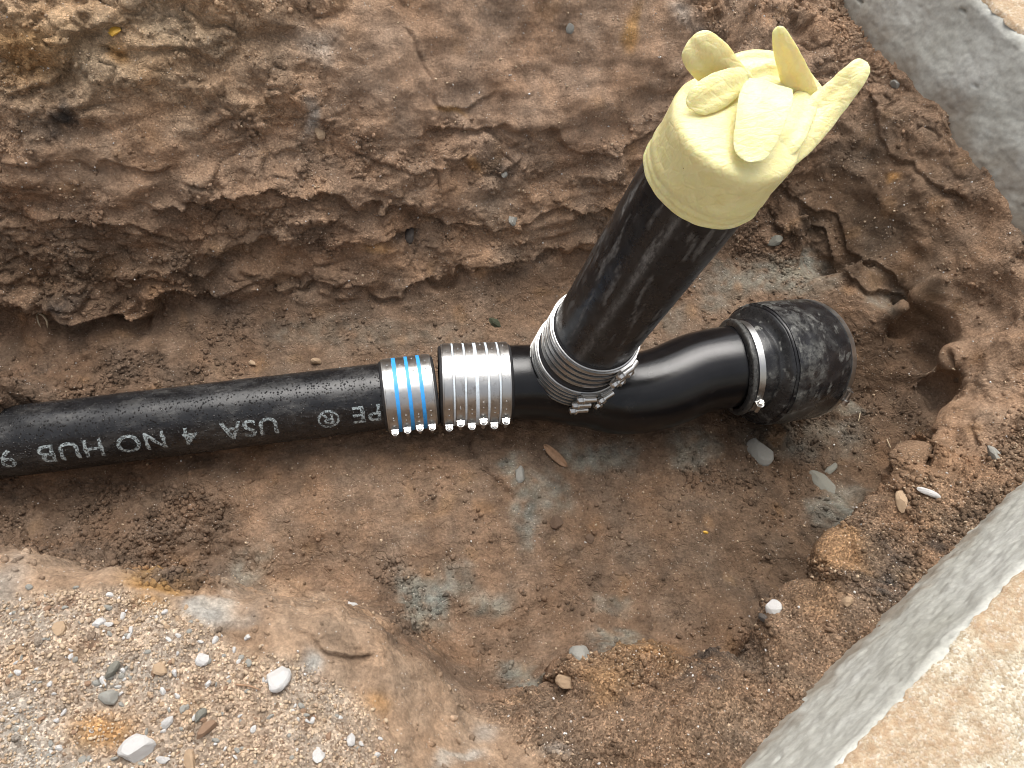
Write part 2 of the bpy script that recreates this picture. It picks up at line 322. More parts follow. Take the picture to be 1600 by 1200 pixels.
# near bank: lip that hides the floor behind it, then the gravelly top
lip = [(-520,820,.30),(-250,830,.30),(0,847,.30),(60,870,.30),(180,878,.30),(260,884,.30),(330,908,.295),(420,928,.29),(520,938,.28),(600,978,.26),(660,1032,.22),(720,1085,.165)]
mlip = [(760,1082,.125),(800,1088,.115),(860,1085,.11),(885,1045,.105),(930,1020,.10),(1000,1016,.095),(1060,1026,.08),(1110,1035,.06)]
add(lip); add(mlip)
for u, v, z in lip:
    p = px(u, v, z); d = np.array([.15, 1.0, 0]) if u < 550 else np.array([.8, .6, 0]); d = _n(d)
    ctl.append(np.array([*(p + d * .022)[:2], z * .55])); ctl.append(np.array([*(p + d * .045)[:2], -.02]))
for u, v, z in mlip:
    p = px(u, v, z); ctl.append(np.array([*(p + np.array([.012, .02, 0]))[:2], -.05]))
add([(u, v + 38, z + .014) for u, v, z in lip[:-2]]); add([(560,1040,.272),(620,1090,.255),(680,1118,.22),(740,1130,.172),(790,1172,.178),(700,1180,.232),(610,1160,.285)])
add([(-520,950,.33),(-250,950,.32),(0,960,.315),(200,960,.31),(380,1000,.305),(500,1020,.29),(200,1100,.325),(0,1100,.335),(0,1220,.345),(-300,1220,.36),(300,1220,.335),(500,1120,.31),(600,1220,.31),(700,1220,.265),(0,1400,.38),(400,1400,.37),(800,1400,.33)])
add([(800,1140,.165),(860,1200,.195),(900,1110,.15),(1000,1090,.14),(960,1190,.18),(1080,1100,.14),(1050,1200,.19),(900,1300,.23),(1150,1100,.135),(1000,1400,.3)])
for x, y in ((-2.6,.9),(-1.5,1.2),(-.6,1.3),(.3,1.2),(1.2,1.1),(1.9,.3),(1.9,-.8),(.9,-1.4),(-.2,-1.5),(-1.4,-1.3),(-2.6,-.9),(-2.4,.05),(-2.4,-.3),(-1.3,-.75)): ctl.append(np.array([x, y, GZ if x < 1.1 else .3]))
for x in (-1.4, -1.75): ctl += [np.array([x, .02, -.06]), np.array([x, .2, -.04]), np.array([x, -.2, -.05]), np.array([x, .36, .3]), np.array([x, -.34, .28])]
ctl = np.array(ctl, float)
def rbf_fit(P, smooth=2e-3):
    d = np.linalg.norm(P[:, None, :2] - P[None, :, :2], axis=2); n = len(P); A = np.zeros((n + 3, n + 3)); A[:n, :n] = d - smooth * np.eye(n)
    A[:n, n] = 1; A[:n, n + 1:] = P[:, :2]; A[n:, :n] = A[:n, n:].T; b = np.zeros(n + 3); b[:n] = P[:, 2]
    return np.linalg.lstsq(A, b, rcond=None)[0]
WR = rbf_fit(ctl)
def height(x, y):
    sh = x.shape; x, y = x.ravel(), y.ravel(); z = np.empty(len(x)); C32 = ctl.astype(np.float32); W32 = WR[:-3].astype(np.float32)
    for a in range(0, len(x), 4000):
        dx = x[a:a + 4000, None].astype(np.float32) - C32[None, :, 0]; dy = y[a:a + 4000, None].astype(np.float32) - C32[None, :, 1]
        dx *= dx; dy *= dy; dx += dy; np.sqrt(dx, out=dx); z[a:a + 4000] = dx @ W32
    z = z + WR[-3] + WR[-2] * x + WR[-1] * y; x, y, z = x.reshape(sh), y.reshape(sh), z.reshape(sh)
    z = np.clip(z, -.12, GZ + .01)
    r = np.maximum(np.maximum(np.abs(x + .4) - 1.6, 0), np.maximum(np.abs(y) - 1.1, 0)); return z + (GZ - z) * sstep(0, .6, r)
# concrete lines in plan
def line2(a, b): a, b = np.array(a[:2]), np.array(b[:2]); return a, _n(b - a)
SZ = .36       # top of the concrete
S1a, S1d = line2(px(1300, 1200, SZ), px(1600, 880, SZ))        # kerb of the slab, lower right
S2a, S2d = line2(px(1535, 0, SZ), px(1600, 65, SZ))         # upper right
S2d = _n(np.array([.2459, -.9693])); S1n = np.array([S1d[1], -S1d[0]]); S2n = np.array([-S2d[1], S2d[0]])
# grid: dense in view, growing outwards; rows respaced by arc length so that walls keep fine facets
ST = 0.0027
xs = np.concatenate([np.arange(-.98, .27, .0029), np.arange(.27, .66, .0017), np.arange(.66, .80, ST)])
gx = np.cumsum(ST * 1.06 ** np.arange(1, 80)); xs = np.concatenate([xs[0] - gx[::-1], xs, xs[-1] + gx])
yc = np.arange(-.78, .72, .004); gy = np.cumsum(.004 * 1.09 ** np.arange(1, 58)); yc = np.concatenate([yc[0] - gy[::-1], yc, yc[-1] + gy])
XG, YG = np.meshgrid(xs[::4], yc, indexing='ij'); ZG = height(XG, YG)
inner = ((yc > -.78) & (yc < .72)).astype(float)[None, 1:]
seg = np.sqrt(np.diff(YG, axis=1) ** 2 + np.diff(ZG, axis=1) ** 2); wgt = seg / ST * np.where(inner > 0, 1, .004 / np.maximum(np.diff(YG, axis=1), 1e-6))
k = np.ones(25) / 25; wgt = np.stack([np.convolve(np.pad(c, 12, 'edge'), k, 'valid') for c in wgt.T], 1)
cum = np.concatenate([np.zeros((len(wgt), 1)), np.cumsum(wgt, 1)], 1); NR = int(cum[:, -1].mean())
YR = np.stack([np.interp(np.linspace(0, c[-1], NR), c, yc) for c in cum]); xi = np.arange(len(xs)) / 4.0
YF = np.stack([np.interp(xi, np.arange(len(YR)), YR[:, j]) for j in range(NR)], 1); XF = np.repeat(xs[:, None], NR, 1)
ZF = height(XF, YF); NX = len(xs); P = np.stack([XF, YF, ZF], -1)
def normals(P): a = np.gradient(P, axis=0); b = np.gradient(P, axis=1); n = np.cross(a, b); return n / (np.linalg.norm(n, axis=2, keepdims=True) + 1e-12)
Nn = normals(P); Pf = P.reshape(-1, 3); Nf = Nn.reshape(-1, 3)
U, V_ = proj(Pf); steep = 1 - Nf[:, 2]
infront = ((Pf - CAMP) @ MW)[:, 2] > .1
U = np.where(infront, U, 5000); V_ = np.where(infront, V_, 5000)
wu = noise(Pf, 14, 50) * 34 + noise(Pf, 45, 52) * 14; wv = noise(Pf, 14, 51) * 34 + noise(Pf, 45, 53) * 14
UW, VW = U + wu, V_ + wv
def poly(pts, blur=3):
    ins = np.zeros(len(UW), bool); n = len(pts)
    for i in range(n):
        (x1, y1), (x2, y2) = pts[i], pts[(i + 1) % n]
        if y1 == y2: continue
        c = ((y1 > VW) != (y2 > VW)) & (UW < (x2 - x1) * (VW - y1) / (y2 - y1) + x1); ins ^= c
    m = ins.astype(np.float32).reshape(NX, NR)
    for _ in range(blur):
        m = (m + np.roll(m, 2, 0) + np.roll(m, -2, 0) + np.roll(m, 2, 1) + np.roll(m, -2, 1)) / 5
    return m.ravel()
def blob(u, v, ru, rv, pw=2):
    r = np.zeros(len(UW), np.float32); k = 2.6 if pw == 2 else 1.8
    i = np.flatnonzero((np.abs(UW - u) < k * ru) & (np.abs(VW - v) < k * rv)); r[i] = np.exp(-(np.abs((UW[i] - u) / ru) ** pw + np.abs((VW[i] - v) / rv) ** pw)); return r
m_grav = poly([(-700,915),(0,918),(60,925),(200,925),(300,962),(380,1010),(480,1038),(550,1095),(590,1135),(630,1205),(680,1600),(-700,1600)])
m_bank = poly([(-700,838),(0,845),(60,868),(180,875),(330,905),(520,935),(600,975),(720,1085),(800,1140),(880,1210),(900,1600),(-700,1600)])
m_lip = np.clip(m_bank - m_grav, 0, 1)
m_mound = poly([(745,1085),(870,1085),(890,1020),(1110,1030),(1230,965),(1290,870),(1400,800),(1520,740),(1620,640),(1620,760),(1150,1210),(1000,1500),(900,1500),(860,1210)])
m_floor = poly([(-700,520),(0,520),(200,495),(330,470),(440,460),(600,470),(700,445),(960,385),(1180,350),(1320,430),(1440,560),(1445,630),(1370,780),(1240,900),(1120,1030),(880,1050),(740,1090),(600,985),(520,945),(180,885),(0,855),(-700,840)])
m_clod = np.clip(poly([(-700,560),(100,545),(230,555),(330,575),(330,620),(0,660),(-700,700)]) + poly([(-700,740),(200,745),(360,790),(400,905),(250,900),(0,860),(-700,850)]) + .9 * poly([(560,880),(640,870),(680,1000),(620,1000)]) + .7 * blob(390, 535, 60, 40) + .6 * blob(1150, 720, 120, 50) + .6 * blob(1220, 640, 120, 40) + .7 * blob(1200, 380, 60, 40), 0, 1)
m_smooth = np.clip(blob(130, 265, 130, 42) + .75 * blob(1420, 480, 130, 170) + .8 * blob(1320, 300, 90, 110) + .6 * blob(1500, 620, 90, 90) + 1.5 * blob(810, 60, 230, 95) + 1.2 * blob(900, 160, 120, 70) + 1.1 * blob(650, 110, 110, 95) + .8 * blob(1000, 60, 90, 90) + .7 * blob(760, 300, 120, 30) + .6 * blob(1460, 270, 90, 50) + .7 * blob(1130, 270, 120, 60) + .7 * blob(1420, 470, 60, 70) + .5 * blob(560, 400, 200, 30), 0, 1)
m_wall = np.clip(1 - m_floor - m_bank - m_mound, 0, 1)
R_in = (U > -350) & (U < 1950) & (V_ > -350) & (V_ < 1550)
def part_eval(fn, mask):
    r = np.zeros(len(Pf), np.float32); idx = np.where(mask)[0]; r[idx] = fn(Pf[idx]); return r
amp_far = np.where(R_in, 1.0, .5)
# large forms
disp = fbm(Pf, 9, 3, 1) * (.020 * m_wall + .004 * m_floor + .012 * m_mound + .007 * m_bank)
# wall strata: lumps squashed vertically
PW = Pf * np.array([1, 1, 1.7])
disp += fbm(PW, (10, 10, 14), 3, 21, .45) * .024 * m_wall * (1 - .6 * m_smooth)
def blocks(Q, f, seed):
    q = Q + np.stack([fbm(Q, f * .9, 2, seed + 31 + k) for k in range(3)], 1) * (.55 / f)
    f1, f2, i = worley(q, f, seed); return (i - .5) * sstep(0, .16, f2 - f1) - .35 * (1 - sstep(0, .10, f2 - f1))
rough = (1 - .85 * m_smooth) * sstep(-.28, .12, fbm(Pf, 6, 3, 27))
disp += part_eval(lambda Q: blocks(Q * np.array([1, 1, 1.25]), 13, 61), R_in & (m_wall > .05)) * .014 * m_wall * rough
disp += part_eval(lambda Q: blocks(Q * np.array([1, 1, 1.3]), 30, 62), R_in & ((m_wall > .05) | (m_mound > .05))) * .0100 * (m_wall * rough + .45 * m_mound)
def clumps(Q, f, seed, p=1.0):
    q = Q + np.stack([noise(Q, f * .8, seed + 31 + k) for k in range(3)], 1) * (.5 / f)
    f1, f2, i = worley(q, f, seed); e = np.clip(f2 - f1, 0, 1); return np.sqrt(np.clip(e * 1.6, 0, 1)) * (.35 + .65 * i)
wmask = R_in & ((m_wall > .05) | (m_mound > .05))
patch = sstep(-.02, .28, fbm(Pf, 8, 3, 77))
disp += part_eval(lambda Q: clumps(Q, 46, 5) - .4, wmask) * .0115 * (m_wall * (1 - .85 * m_smooth) * (.05 + .8 * patch) + .55 * m_mound)
disp += part_eval(lambda Q: clumps(Q, 105, 6) - .4, R_in) * (.0065 * m_wall * (1 - .9 * m_smooth) * (.12 + .95 * patch) + .0045 * m_mound + .0026 * m_grav + .0012 * m_lip + .0006 * m_floor * (1 - m_clod) + .0030 * m_floor * sstep(.05, .4, fbm(Pf, 16, 2, 78)))
disp += part_eval(lambda Q: clumps(Q, 60, 8) - .5, R_in & (m_clod > .03)) * .013 * m_clod
disp += part_eval(lambda Q: clumps(Q, 130, 9) - .5, R_in & (m_clod > .03)) * .005 * m_clod
disp += fbm(Pf, 130, 2, 31) * (.0036 * m_wall * (1 - .6 * m_smooth) * (.3 + .8 * patch) + .0014 * m_floor + .0042 * m_mound + .0032 * m_grav + .0026 * m_lip)
disp += fbm(Pf, (30, 70, 70), 3, 41) * (.0035 * m_floor + .004 * m_lip)
# ledges, undercuts and cracks: (photo polyline, depth, width px)
cracks = [([(-300,470),(0,484),(60,497),(130,502),(200,484),(270,468)],.05,40),([(250,312),(330,318),(420,292),(520,302),(600,322),(650,327),(700,352)],.022,26),
 ([(190,446),(280,428),(390,384),(450,372),(490,362)],.014,18),([(430,447),(520,442),(620,457),(690,432),(760,412),(850,388),(960,373),(1060,360)],.016,18),
 ([(680,216),(760,202),(830,217),(900,237),(960,232),(1030,192)],.010,18),([(-200,325),(0,332),(100,342),(220,352),(300,372)],.012,18),([(740,352),(830,342),(900,332),(960,327)],.011,15),
 ([(-100,130),(20,140),(90,130),(110,60),(190,40)],.013,22),([(170,75),(230,75),(290,95)],.012,18),([(330,205),(420,170),(520,180)],.008,14),([(640,70),(700,170),(760,150)],.006,12),
 ([(1325,30),(1400,120),(1480,195),(1560,265),(1640,340)],.006,9),([(1240,300),(1310,345),(1350,410),(1410,450)],.012,18),([(1355,165),(1400,235),(1440,270),(1500,310)],.009,13),([(1200,350),(1280,360),(1320,420),(1390,460)],.012,16),
 ([(1390,690),(1370,775),(1310,830),(1245,895)],.008,16),([(1190,940),(1215,975),(1150,1020)],.018,24),([(870,1085),(900,1075),(960,1100)],.010,16),([(735,690),(765,725),(790,765)],.010,14),([(980,1180),(1010,1130),(1080,1080)],.012,16),
 ([(900,450),(960,440),(1010,420)],.004,8),([(700,690),(720,700),(800,690)],.004,10),([(480,985),(530,1015),(560,1020)],.006,10),([(0,250),(120,248),(260,262)],.007,12),([(500,380),(600,372),(700,330)],.008,14),([(560,245),(660,262),(720,250)],.007,14)]
foot = np.clip(.7 * blob(1450, 600, 70, 110) + blob(1400, 760, 120, 140) + blob(1300, 880, 110, 100) + blob(1225, 985, 70, 60) + .5 * blob(1130, 1030, 50, 30), 0, 1) * sstep(.25, .6, steep)
disp += foot * (.072 * sstep(-.02, .07, Pf[:, 2]) - .034) * (.8 + .5 * np.clip(fbm(Pf, 12, 2, 95) + .4, 0, 1))
for u_, v_, ru_, rv_, h_ in ((1000,1040,48,24,.022),(935,1075,34,34,.022),(1060,1110,60,44,.02),(890,1065,28,26,.018),(1110,1075,44,30,.014),(980,1150,60,40,.02),(840,1120,50,30,.014)):
    disp += np.exp(-(((U + wu * .5 - u_) / ru_) ** 2 + ((V_ + wv * .5 - v_) / rv_) ** 2) ** 1.6) * h_
cmod = .55 + .75 * np.clip(fbm(Pf, 22, 2, 90) + .35, 0, 1)
for pts, dep, wd in cracks:
    best = np.full(len(UW), 1e4); sg = np.zeros(len(UW))
    for (x1, y1), (x2, y2) in zip(pts[:-1], pts[1:]):
        L = math.hypot(x2 - x1, y2 - y1); tx, ty = (x2 - x1) / L, (y2 - y1) / L
        t = np.clip((UW - x1) * tx + (VW - y1) * ty, 0, L); dx, dy = UW - x1 - t * tx, VW - y1 - t * ty; d = np.hypot(dx, dy)
        m = d < best; best = np.where(m, d, best); sg = np.where(m, np.sign(tx * dy - ty * dx) * np.sign(tx if abs(tx) > .25 else -ty if tx == 0 else tx), sg)
    near = best < 4 * wd
    if not near.any(): continue
    s = best * sg; e = np.where(s >= 0, -np.exp(-(s / wd) ** 1.3) * sstep(-.5, 4, s), .45 * np.exp(s / (wd * .9)))
    disp += np.where(near, e, 0) * dep * cmod
inslab = ((Pf[:, :2] - S1a) @ S1n > .004) | (((Pf[:, :2] - S2a) @ S2n > -.02) & (Pf[:, 1] > -.35))
disp = np.where(inslab & (disp > 0) & R_in, disp * .2, disp)
P2 = Pf + Nf * (disp * amp_far)[:, None]
P2[:, 2] = np.where(inslab & (Pf[:, 0] > -.45) & (Pf[:, 0] < 1.6), np.minimum(P2[:, 2], np.where((Pf[:, :2] - S1a) @ S1n > .004, .15, .205)), P2[:, 2])
# keep the soil clear of pipe and fitting
def clear(P, A, B, r):
    A, B = np.asarray(A), np.asarray(B); ab = B - A; t = np.clip(((P - A) @ ab) / (ab @ ab), 0, 1); c = A + t[:, None] * ab; h = np.linalg.norm((P - c)[:, :2], axis=1)
    lim = np.where(h < r, c[:, 2] - np.sqrt(np.maximum(r * r - h * h, 0)), 9); return np.where((P[:, 2] > lim) & (P[:, 2] < c[:, 2] + r), lim, P[:, 2])
P2[:, 2] = clear(P2, (-1.9, 0, 0), (-.1, 0, 0), .051)
# ---- soil colours with shade painted into the right-hand hollow
c_ = lambda r, gg, b: np.array([r, gg, b], np.float32)
tone = np.ones((len(Pf), 3), np.float32) * c_(.235, .142, .090)
def lay(m, col, k=1.0):
    i = np.flatnonzero(m > 1e-4); w_ = np.clip(m[i] * k, 0, 1)[:, None]; tone[i] = tone[i] * (1 - w_) + col * w_
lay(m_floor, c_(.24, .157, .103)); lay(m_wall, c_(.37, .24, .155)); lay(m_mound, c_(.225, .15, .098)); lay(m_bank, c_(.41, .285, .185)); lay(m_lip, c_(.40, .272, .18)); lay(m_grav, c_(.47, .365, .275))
wet = noise(Pf, 6, 60) + .5 * noise(Pf, 17, 61)
lay(m_wall * sstep(.05, .45, wet), c_(.23, .145, .095), .6); lay(m_wall * sstep(.1, .5, noise(Pf, 8, 62)), c_(.42, .29, .195), .7)
lay(m_floor * sstep(.05, .4, noise(Pf, 9, 63)), c_(.175, .11, .07), .6)
lay(blob(1340, 340, 190, 220) * m_wall, c_(.135, .086, .053), .9); lay(blob(80, 420, 320, 80) * m_wall, c_(.18, .118, .075), .75); lay(m_clod, c_(.165, .108, .072), .75)  # first: dark brown right wall, deepened with painted shade
lay(blob(150, 60, 330, 110) * m_wall, c_(.50, .36, .225), .85); lay(blob(760, 110, 330, 150) * m_wall, c_(.45, .30, .205), .8); lay(blob(1180, 850, 200, 160) * m_floor, c_(.12, .077, .048), .75)  # upper far wall lighter; lower-right floor darkened as painted shade
lay(blob(1300, 690, 170, 240) * m_floor, c_(.105, .067, .042), .9); lay(blob(1430, 470, 50, 60), c_(.19, .112, .062), .6); lay(blob(1450, 750, 80, 60), c_(.27, .155, .085), .8)  # first: shade of the right hollow painted into the floor colour
GREY = c_(.255, .242, .198); gn = np.clip(.75 + 1.3 * noise(Pf, 70, 67), 0, 1)
for u, v, a, b, kk in ((668,935,34,44,1),(775,940,34,24,.9),(720,905,30,26,.6),(840,775,38,34,.8),(815,800,16,50,.7),(918,710,44,24,1),(972,712,22,24,.9),(1080,702,40,26,.7),(950,945,30,20,.7),(965,1007,42,14,.9),(815,1057,40,12,.9),
    (1190,430,90,28,.8),(1250,420,60,22,.7),(1325,780,34,26,.9),(1290,800,34,14,.8),(1120,470,40,20,.5),(1040,500,30,20,.4),(810,735,20,14,.9),(385,888,40,26,.7),(1390,470,22,18,.5),(1320,640,40,10,.6),(460,520,50,20,.3),(600,520,140,24,.35),(1260,690,90,26,.4)):
    lay(blob(u, v, a, b, 4) * gn, GREY, kk)
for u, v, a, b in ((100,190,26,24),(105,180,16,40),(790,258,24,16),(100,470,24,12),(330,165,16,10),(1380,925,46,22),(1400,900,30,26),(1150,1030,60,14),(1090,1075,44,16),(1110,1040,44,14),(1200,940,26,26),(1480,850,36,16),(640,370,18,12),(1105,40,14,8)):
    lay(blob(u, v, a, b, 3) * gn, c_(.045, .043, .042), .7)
for u, v, a, b, kk in ((245,905,46,14,.9),(230,940,26,16,.6),(150,1140,64,30,.8),(990,45,14,34,.8),(40,85,60,44,.6),(1000,1028,50,16,.3),(960,1060,40,24,.15),(940,1090,22,30,.25),(1330,890,40,18,.15),(1340,880,16,30,.12),(1050,1050,20,20,.15),(590,1105,24,18,.5),(710,170,26,8,.7),(180,80,14,14,.7),(740,260,20,8,.6),(590,385,24,14,.5),(1395,285,12,10,.7),(1300,950,30,30,.12)):
    lay(blob(u, v, a, b, 3), c_(.48, .255, .085), kk)
for u, v, a, b, kk in ((330,948,34,24,.9),(300,940,20,16,.7),(492,1035,18,24,.9),(10,905,40,26,.6),(40,1150,70,60,.55),(20,980,60,60,.3),(210,1060,60,40,.4),(720,1190,30,10,.7),(880,1180,30,10,.3),(760,1145,20,20,.5),(490,180,14,26,.6),(500,60,30,30,.4),(1080,20,20,20,.4),(380,960,30,14,.4)):
    lay(blob(u, v, a, b, 3), c_(.50, .47, .42), kk)
lay(sstep(.15, .5, noise(Pf, 30, 64)) * (m_grav + .4 * m_mound), c_(.40, .27, .165), .6); lay(sstep(.2, .5, noise(Pf, 42, 65)) * (m_grav + m_mound * .5), c_(.22, .13, .08), .8)
lay(sstep(.25, .5, noise(Pf, 24, 66)) * (m_wall + m_floor), c_(.34, .2, .1), .35)
vm = fbm(Pf, 38, 4, 400, .6); tone *= np.clip(1 + .5 * vm, .6, 1.5)[:, None].astype(np.float32)
vh = fbm(Pf, 15, 3, 410)[:, None]; tone *= (1 + vh * np.array([.12, .0, -.12])).astype(np.float32)
tone *= np.array([.98, .99, 0.99], np.float32); tone = np.clip(tone, .02, .7)
grit = np.clip(.85 * m_grav + .9 * m_mound + .35 * m_wall * (1 - m_smooth) + .06 * m_floor + .06, 0, 1)
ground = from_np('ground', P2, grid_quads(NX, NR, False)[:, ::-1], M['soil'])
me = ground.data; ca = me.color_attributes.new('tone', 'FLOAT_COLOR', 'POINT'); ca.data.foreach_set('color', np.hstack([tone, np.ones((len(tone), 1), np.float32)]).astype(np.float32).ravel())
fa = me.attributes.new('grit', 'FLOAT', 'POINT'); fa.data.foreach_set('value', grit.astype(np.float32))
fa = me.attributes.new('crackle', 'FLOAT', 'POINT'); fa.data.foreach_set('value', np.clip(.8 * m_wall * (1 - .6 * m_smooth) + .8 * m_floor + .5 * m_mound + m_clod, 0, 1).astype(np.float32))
tag(ground, 'brown clay pit with steep walls, cracked floor and gravelly near bank', kind='structure')
bpy.context.view_layer.update()
GN = normals(P2.reshape(NX, NR, 3)).reshape(-1, 3)

# ------------------------------------------------------------------ concrete
def slab(name, label, a, d, nrm, t0, t1, zb, seed, dirtfn, bat, zs):
    """slab whose face runs along line a + d t; nrm points into the concrete"""
    root = empty(name, (*(a + d * (t0 + t1) / 2), zb)); ts = np.arange(t0, t1, .003)
    prof = [(-bat * (SZ - max(z, zs)) + .45 * max(0, zs - z), z) for z in np.linspace(zb, SZ - .012, 84)] + [(.002, SZ - .006), (.006, SZ - .002), (.012, SZ - .001), (.03, SZ - .002), (.9, SZ - .002), (.9, zb), (.04, zb)]
    pr = np.array(prof); T, K = np.meshgrid(ts, np.arange(len(pr)), indexing='ij'); T = T.ravel(); K = K.ravel()
    Vv = np.zeros((len(T), 3)); Vv[:, :2] = a + np.outer(T, d) + np.outer(pr[K, 0], nrm); Vv[:, 2] = pr[K, 1]
    base = Vv.copy(); face = (pr[K, 0] < .02)  # the formed side
    dd = fbm(base, (9, 9, 14), 3, seed) * .0035 + fbm(base, 45, 4, seed + 3, .6) * .0022 + fbm(base, 130, 2, seed + 7) * .001 - np.clip(noise(np.stack([T, T * 0, base[:, 2] + T * .12], 1), (30, 1, 210), seed + 5) - .46, 0, 1) * .06; dd = np.where(face, dd, 0)
    Vv[:, :2] -= np.outer(dd, nrm)
    o = from_np('formed_face', Vv, grid_quads(len(ts), len(pr), False), M['concrete'], root)
    dv = np.clip(dirtfn(base), 0, 1) * face; at = o.data.attributes.new('dirt', 'FLOAT', 'POINT'); at.data.foreach_set('value', dv.astype(np.float32))
    # sandy crust on top, ragged front edge
    ss = np.concatenate([np.arange(0, .2, .004), np.cumsum(.006 * 1.12 ** np.arange(1, 28)) + .2]); T, S = np.meshgrid(ts, ss, indexing='ij'); T = T.ravel(); S = S.ravel()
    B = np.zeros((len(T), 3)); B[:, :2] = a + np.outer(T, d) + np.outer(S, nrm); B[:, 2] = SZ
    edge = fbm(np.stack([T, T * 0, T * 0], 1), 30, 5, seed + 9, .6) * .007
    k = np.clip(1 - S / .05, 0, 1); Tv = B.copy(); Tv[:, :2] += np.outer((edge + .003) * k, nrm)
    Tv[:, 2] += .003 + fbm(B, 30, 4, seed + 11) * .0045 * np.clip(S / .02, .15, 1); Tv[:, 2] = np.maximum(Tv[:, 2], SZ - .0005); Tv[S < .001, 2] = SZ - .0035
    o2 = from_np('sandy_top', Tv, grid_quads(len(ts), len(ss), False), M['sand'], root)
    dt = np.clip(sstep(.0, .35, fbm(B, (14, 14, 14), 4, seed + 14) + .26 * np.clip(1 - S / .08, 0, 1) + .3 * np.exp(-((T - .0) / .1) ** 2 - (S / .12) ** 2) - .04), 0, 1) * .85
    at = o2.data.attributes.new('dirt', 'FLOAT', 'POINT'); at.data.foreach_set('value', dt.astype(np.float32))
    tag(root, label, 'concrete slab'); return root
slab('concrete_slab', 'grey concrete slab with sandy beige top at the lower right edge of the pit', S1a, S1d, S1n, -.55, .75, .06, 101,
     lambda B: .65 * sstep(.205, .145, B[:, 2] + fbm(B, 30, 4, 4) * .06), .05, .12)
slab('concrete_slab', 'smooth pale grey concrete edge behind the glove at the upper right corner', S2a, S2d, S2n, -.7, .50, .10, 133,
     lambda B: .65 * sstep(.285, .19, B[:, 2] + fbm(B, 22, 4, 5) * .06) + .16 * sstep(.15, .5, fbm(B, (9, 9, 12), 4, 6)), .25, .18)

# ------------------------------------------------------------------ pipes
R0 = .0506
pipe = empty('drain_pipe', (-1.0, 0, -R0)); PX1 = -.235
lathe('pipe_wall', (0, 0, 0), (1, 0, 0), [(-1.95, R0), (-1.2, R0)] + [(x, R0) for x in np.linspace(-1.15, PX1, 60)] + [(PX1, R0 - .007), (PX1 - .05, R0 - .007)], M['iron'], pipe, n=96, wob=.0006)
tag(pipe, 'long black coated iron drain pipe with white stencilled lettering along the trench', 'pipe')
def pipe_text(body, uc, hpx_mid, size, squeeze=1.0):
    cu = D.curves.new('t', 'FONT'); cu.body = body; cu.size = 1.0; cu.align_x = 'CENTER'; cu.resolution_u = 6; cu.space_character = 1.08; cu.offset = .013
    ob = D.objects.new('t', cu); COL.objects.link(ob); bpy.context.view_layer.update()
    me0 = D.meshes.new_from_object(ob.evaluated_get(bpy.context.evaluated_depsgraph_get())); D.objects.remove(ob)
    bm = bmesh.new(); bm.from_mesh(me0)
    for y in np.arange(-.3, 1.1, .06):
        bmesh.ops.bisect_plane(bm, geom=bm.verts[:] + bm.edges[:] + bm.faces[:], plane_co=(0, y, 0), plane_no=(0, 1, 0))
    x0 = px(uc, 689 - .122 * uc, 0)[0]
    for v in bm.verts:
        xx, yy = v.co.x * size * squeeze, (v.co.y - .36) * size        # upside down in the picture: reads towards -x, tops towards the viewer
        th = math.radians(hpx_mid) + yy / R0; r = R0 + .0006
        jit = 0.0006 * math.sin(xx * 900 + yy * 400)
        v.co = (x0 - xx + jit, -math.sin(th) * r, math.cos(th) * r)
    bm.normal_update(); me1 = D.meshes.new('lettering'); bm.to_mesh(me1); bm.free()
    return link('lettering', me1, M['paint'], pipe, False)
for body, uc, sz in (('PE', 572, .039), ('®', 514, .039), ('USA', 397, .039), ('4', 306, .039), ('NO', 234, .039), ('HUB', 130, .039), ('9', 34, .039), ('40', -50, .039)):
    pipe_text(body, uc, 56, sz, 1.06)

def add_ring(bm, p0, a, s0, s1, r0, r1, n=64, ref=(0, 0, 1)):
    a, e1, e2 = frame(a, ref); rings = []
    for s, r in ((s0, r0), (s0, r1), (s1, r1), (s1, r0)):
        rings.append([bm.verts.new(np.asarray(p0) + a * s + r * (math.cos(t) * e1 + math.sin(t) * e2)) for t in np.linspace(0, 2 * math.pi, n, endpoint=False)])
    for k in range(4):
        A, B = rings[k], rings[(k + 1) % 4]
        for j in range(n): bm.faces.new((A[j], A[(j + 1) % n], B[(j + 1) % n], B[j]))
def done(bm, name, mat, parent, bevel=0.0, smooth=False):
    bmesh.ops.recalc_face_normals(bm, faces=bm.faces[:])
    if bevel: bmesh.ops.bevel(bm, geom=bm.edges[:], offset=bevel, segments=2, affect='EDGES', clamp_overlap=True)
    me = D.meshes.new(name); bm.to_mesh(me); bm.free(); o = link(name, me, mat, parent, smooth); return o
def shade_auto(o):
    me = o.data; me.polygons.foreach_set('use_smooth', np.ones(len(me.polygons), bool)); me.set_sharp_from_angle(angle=math.radians(32))
def add_box(bm, c, ax, half):
    ax = [np.asarray(v, float) for v in ax]; vs = {}
    for i in (-1, 1):
        for j in (-1, 1):
            for k in (-1, 1): vs[i, j, k] = bm.verts.new(np.asarray(c) + ax[0] * half[0] * i + ax[1] * half[1] * j + ax[2] * half[2] * k)
    for q in (((-1,-1,-1),(-1,1,-1),(-1,1,1),(-1,-1,1)),((1,-1,-1),(1,-1,1),(1,1,1),(1,1,-1)),((-1,-1,-1),(-1,-1,1),(1,-1,1),(1,-1,-1)),((-1,1,-1),(1,1,-1),(1,1,1),(-1,1,1)),((-1,-1,-1),(1,-1,-1),(1,1,-1),(-1,1,-1)),((-1,-1,1),(-1,1,1),(1,1,1),(1,-1,1))):
        bm.faces.new([vs[t] for t in q])
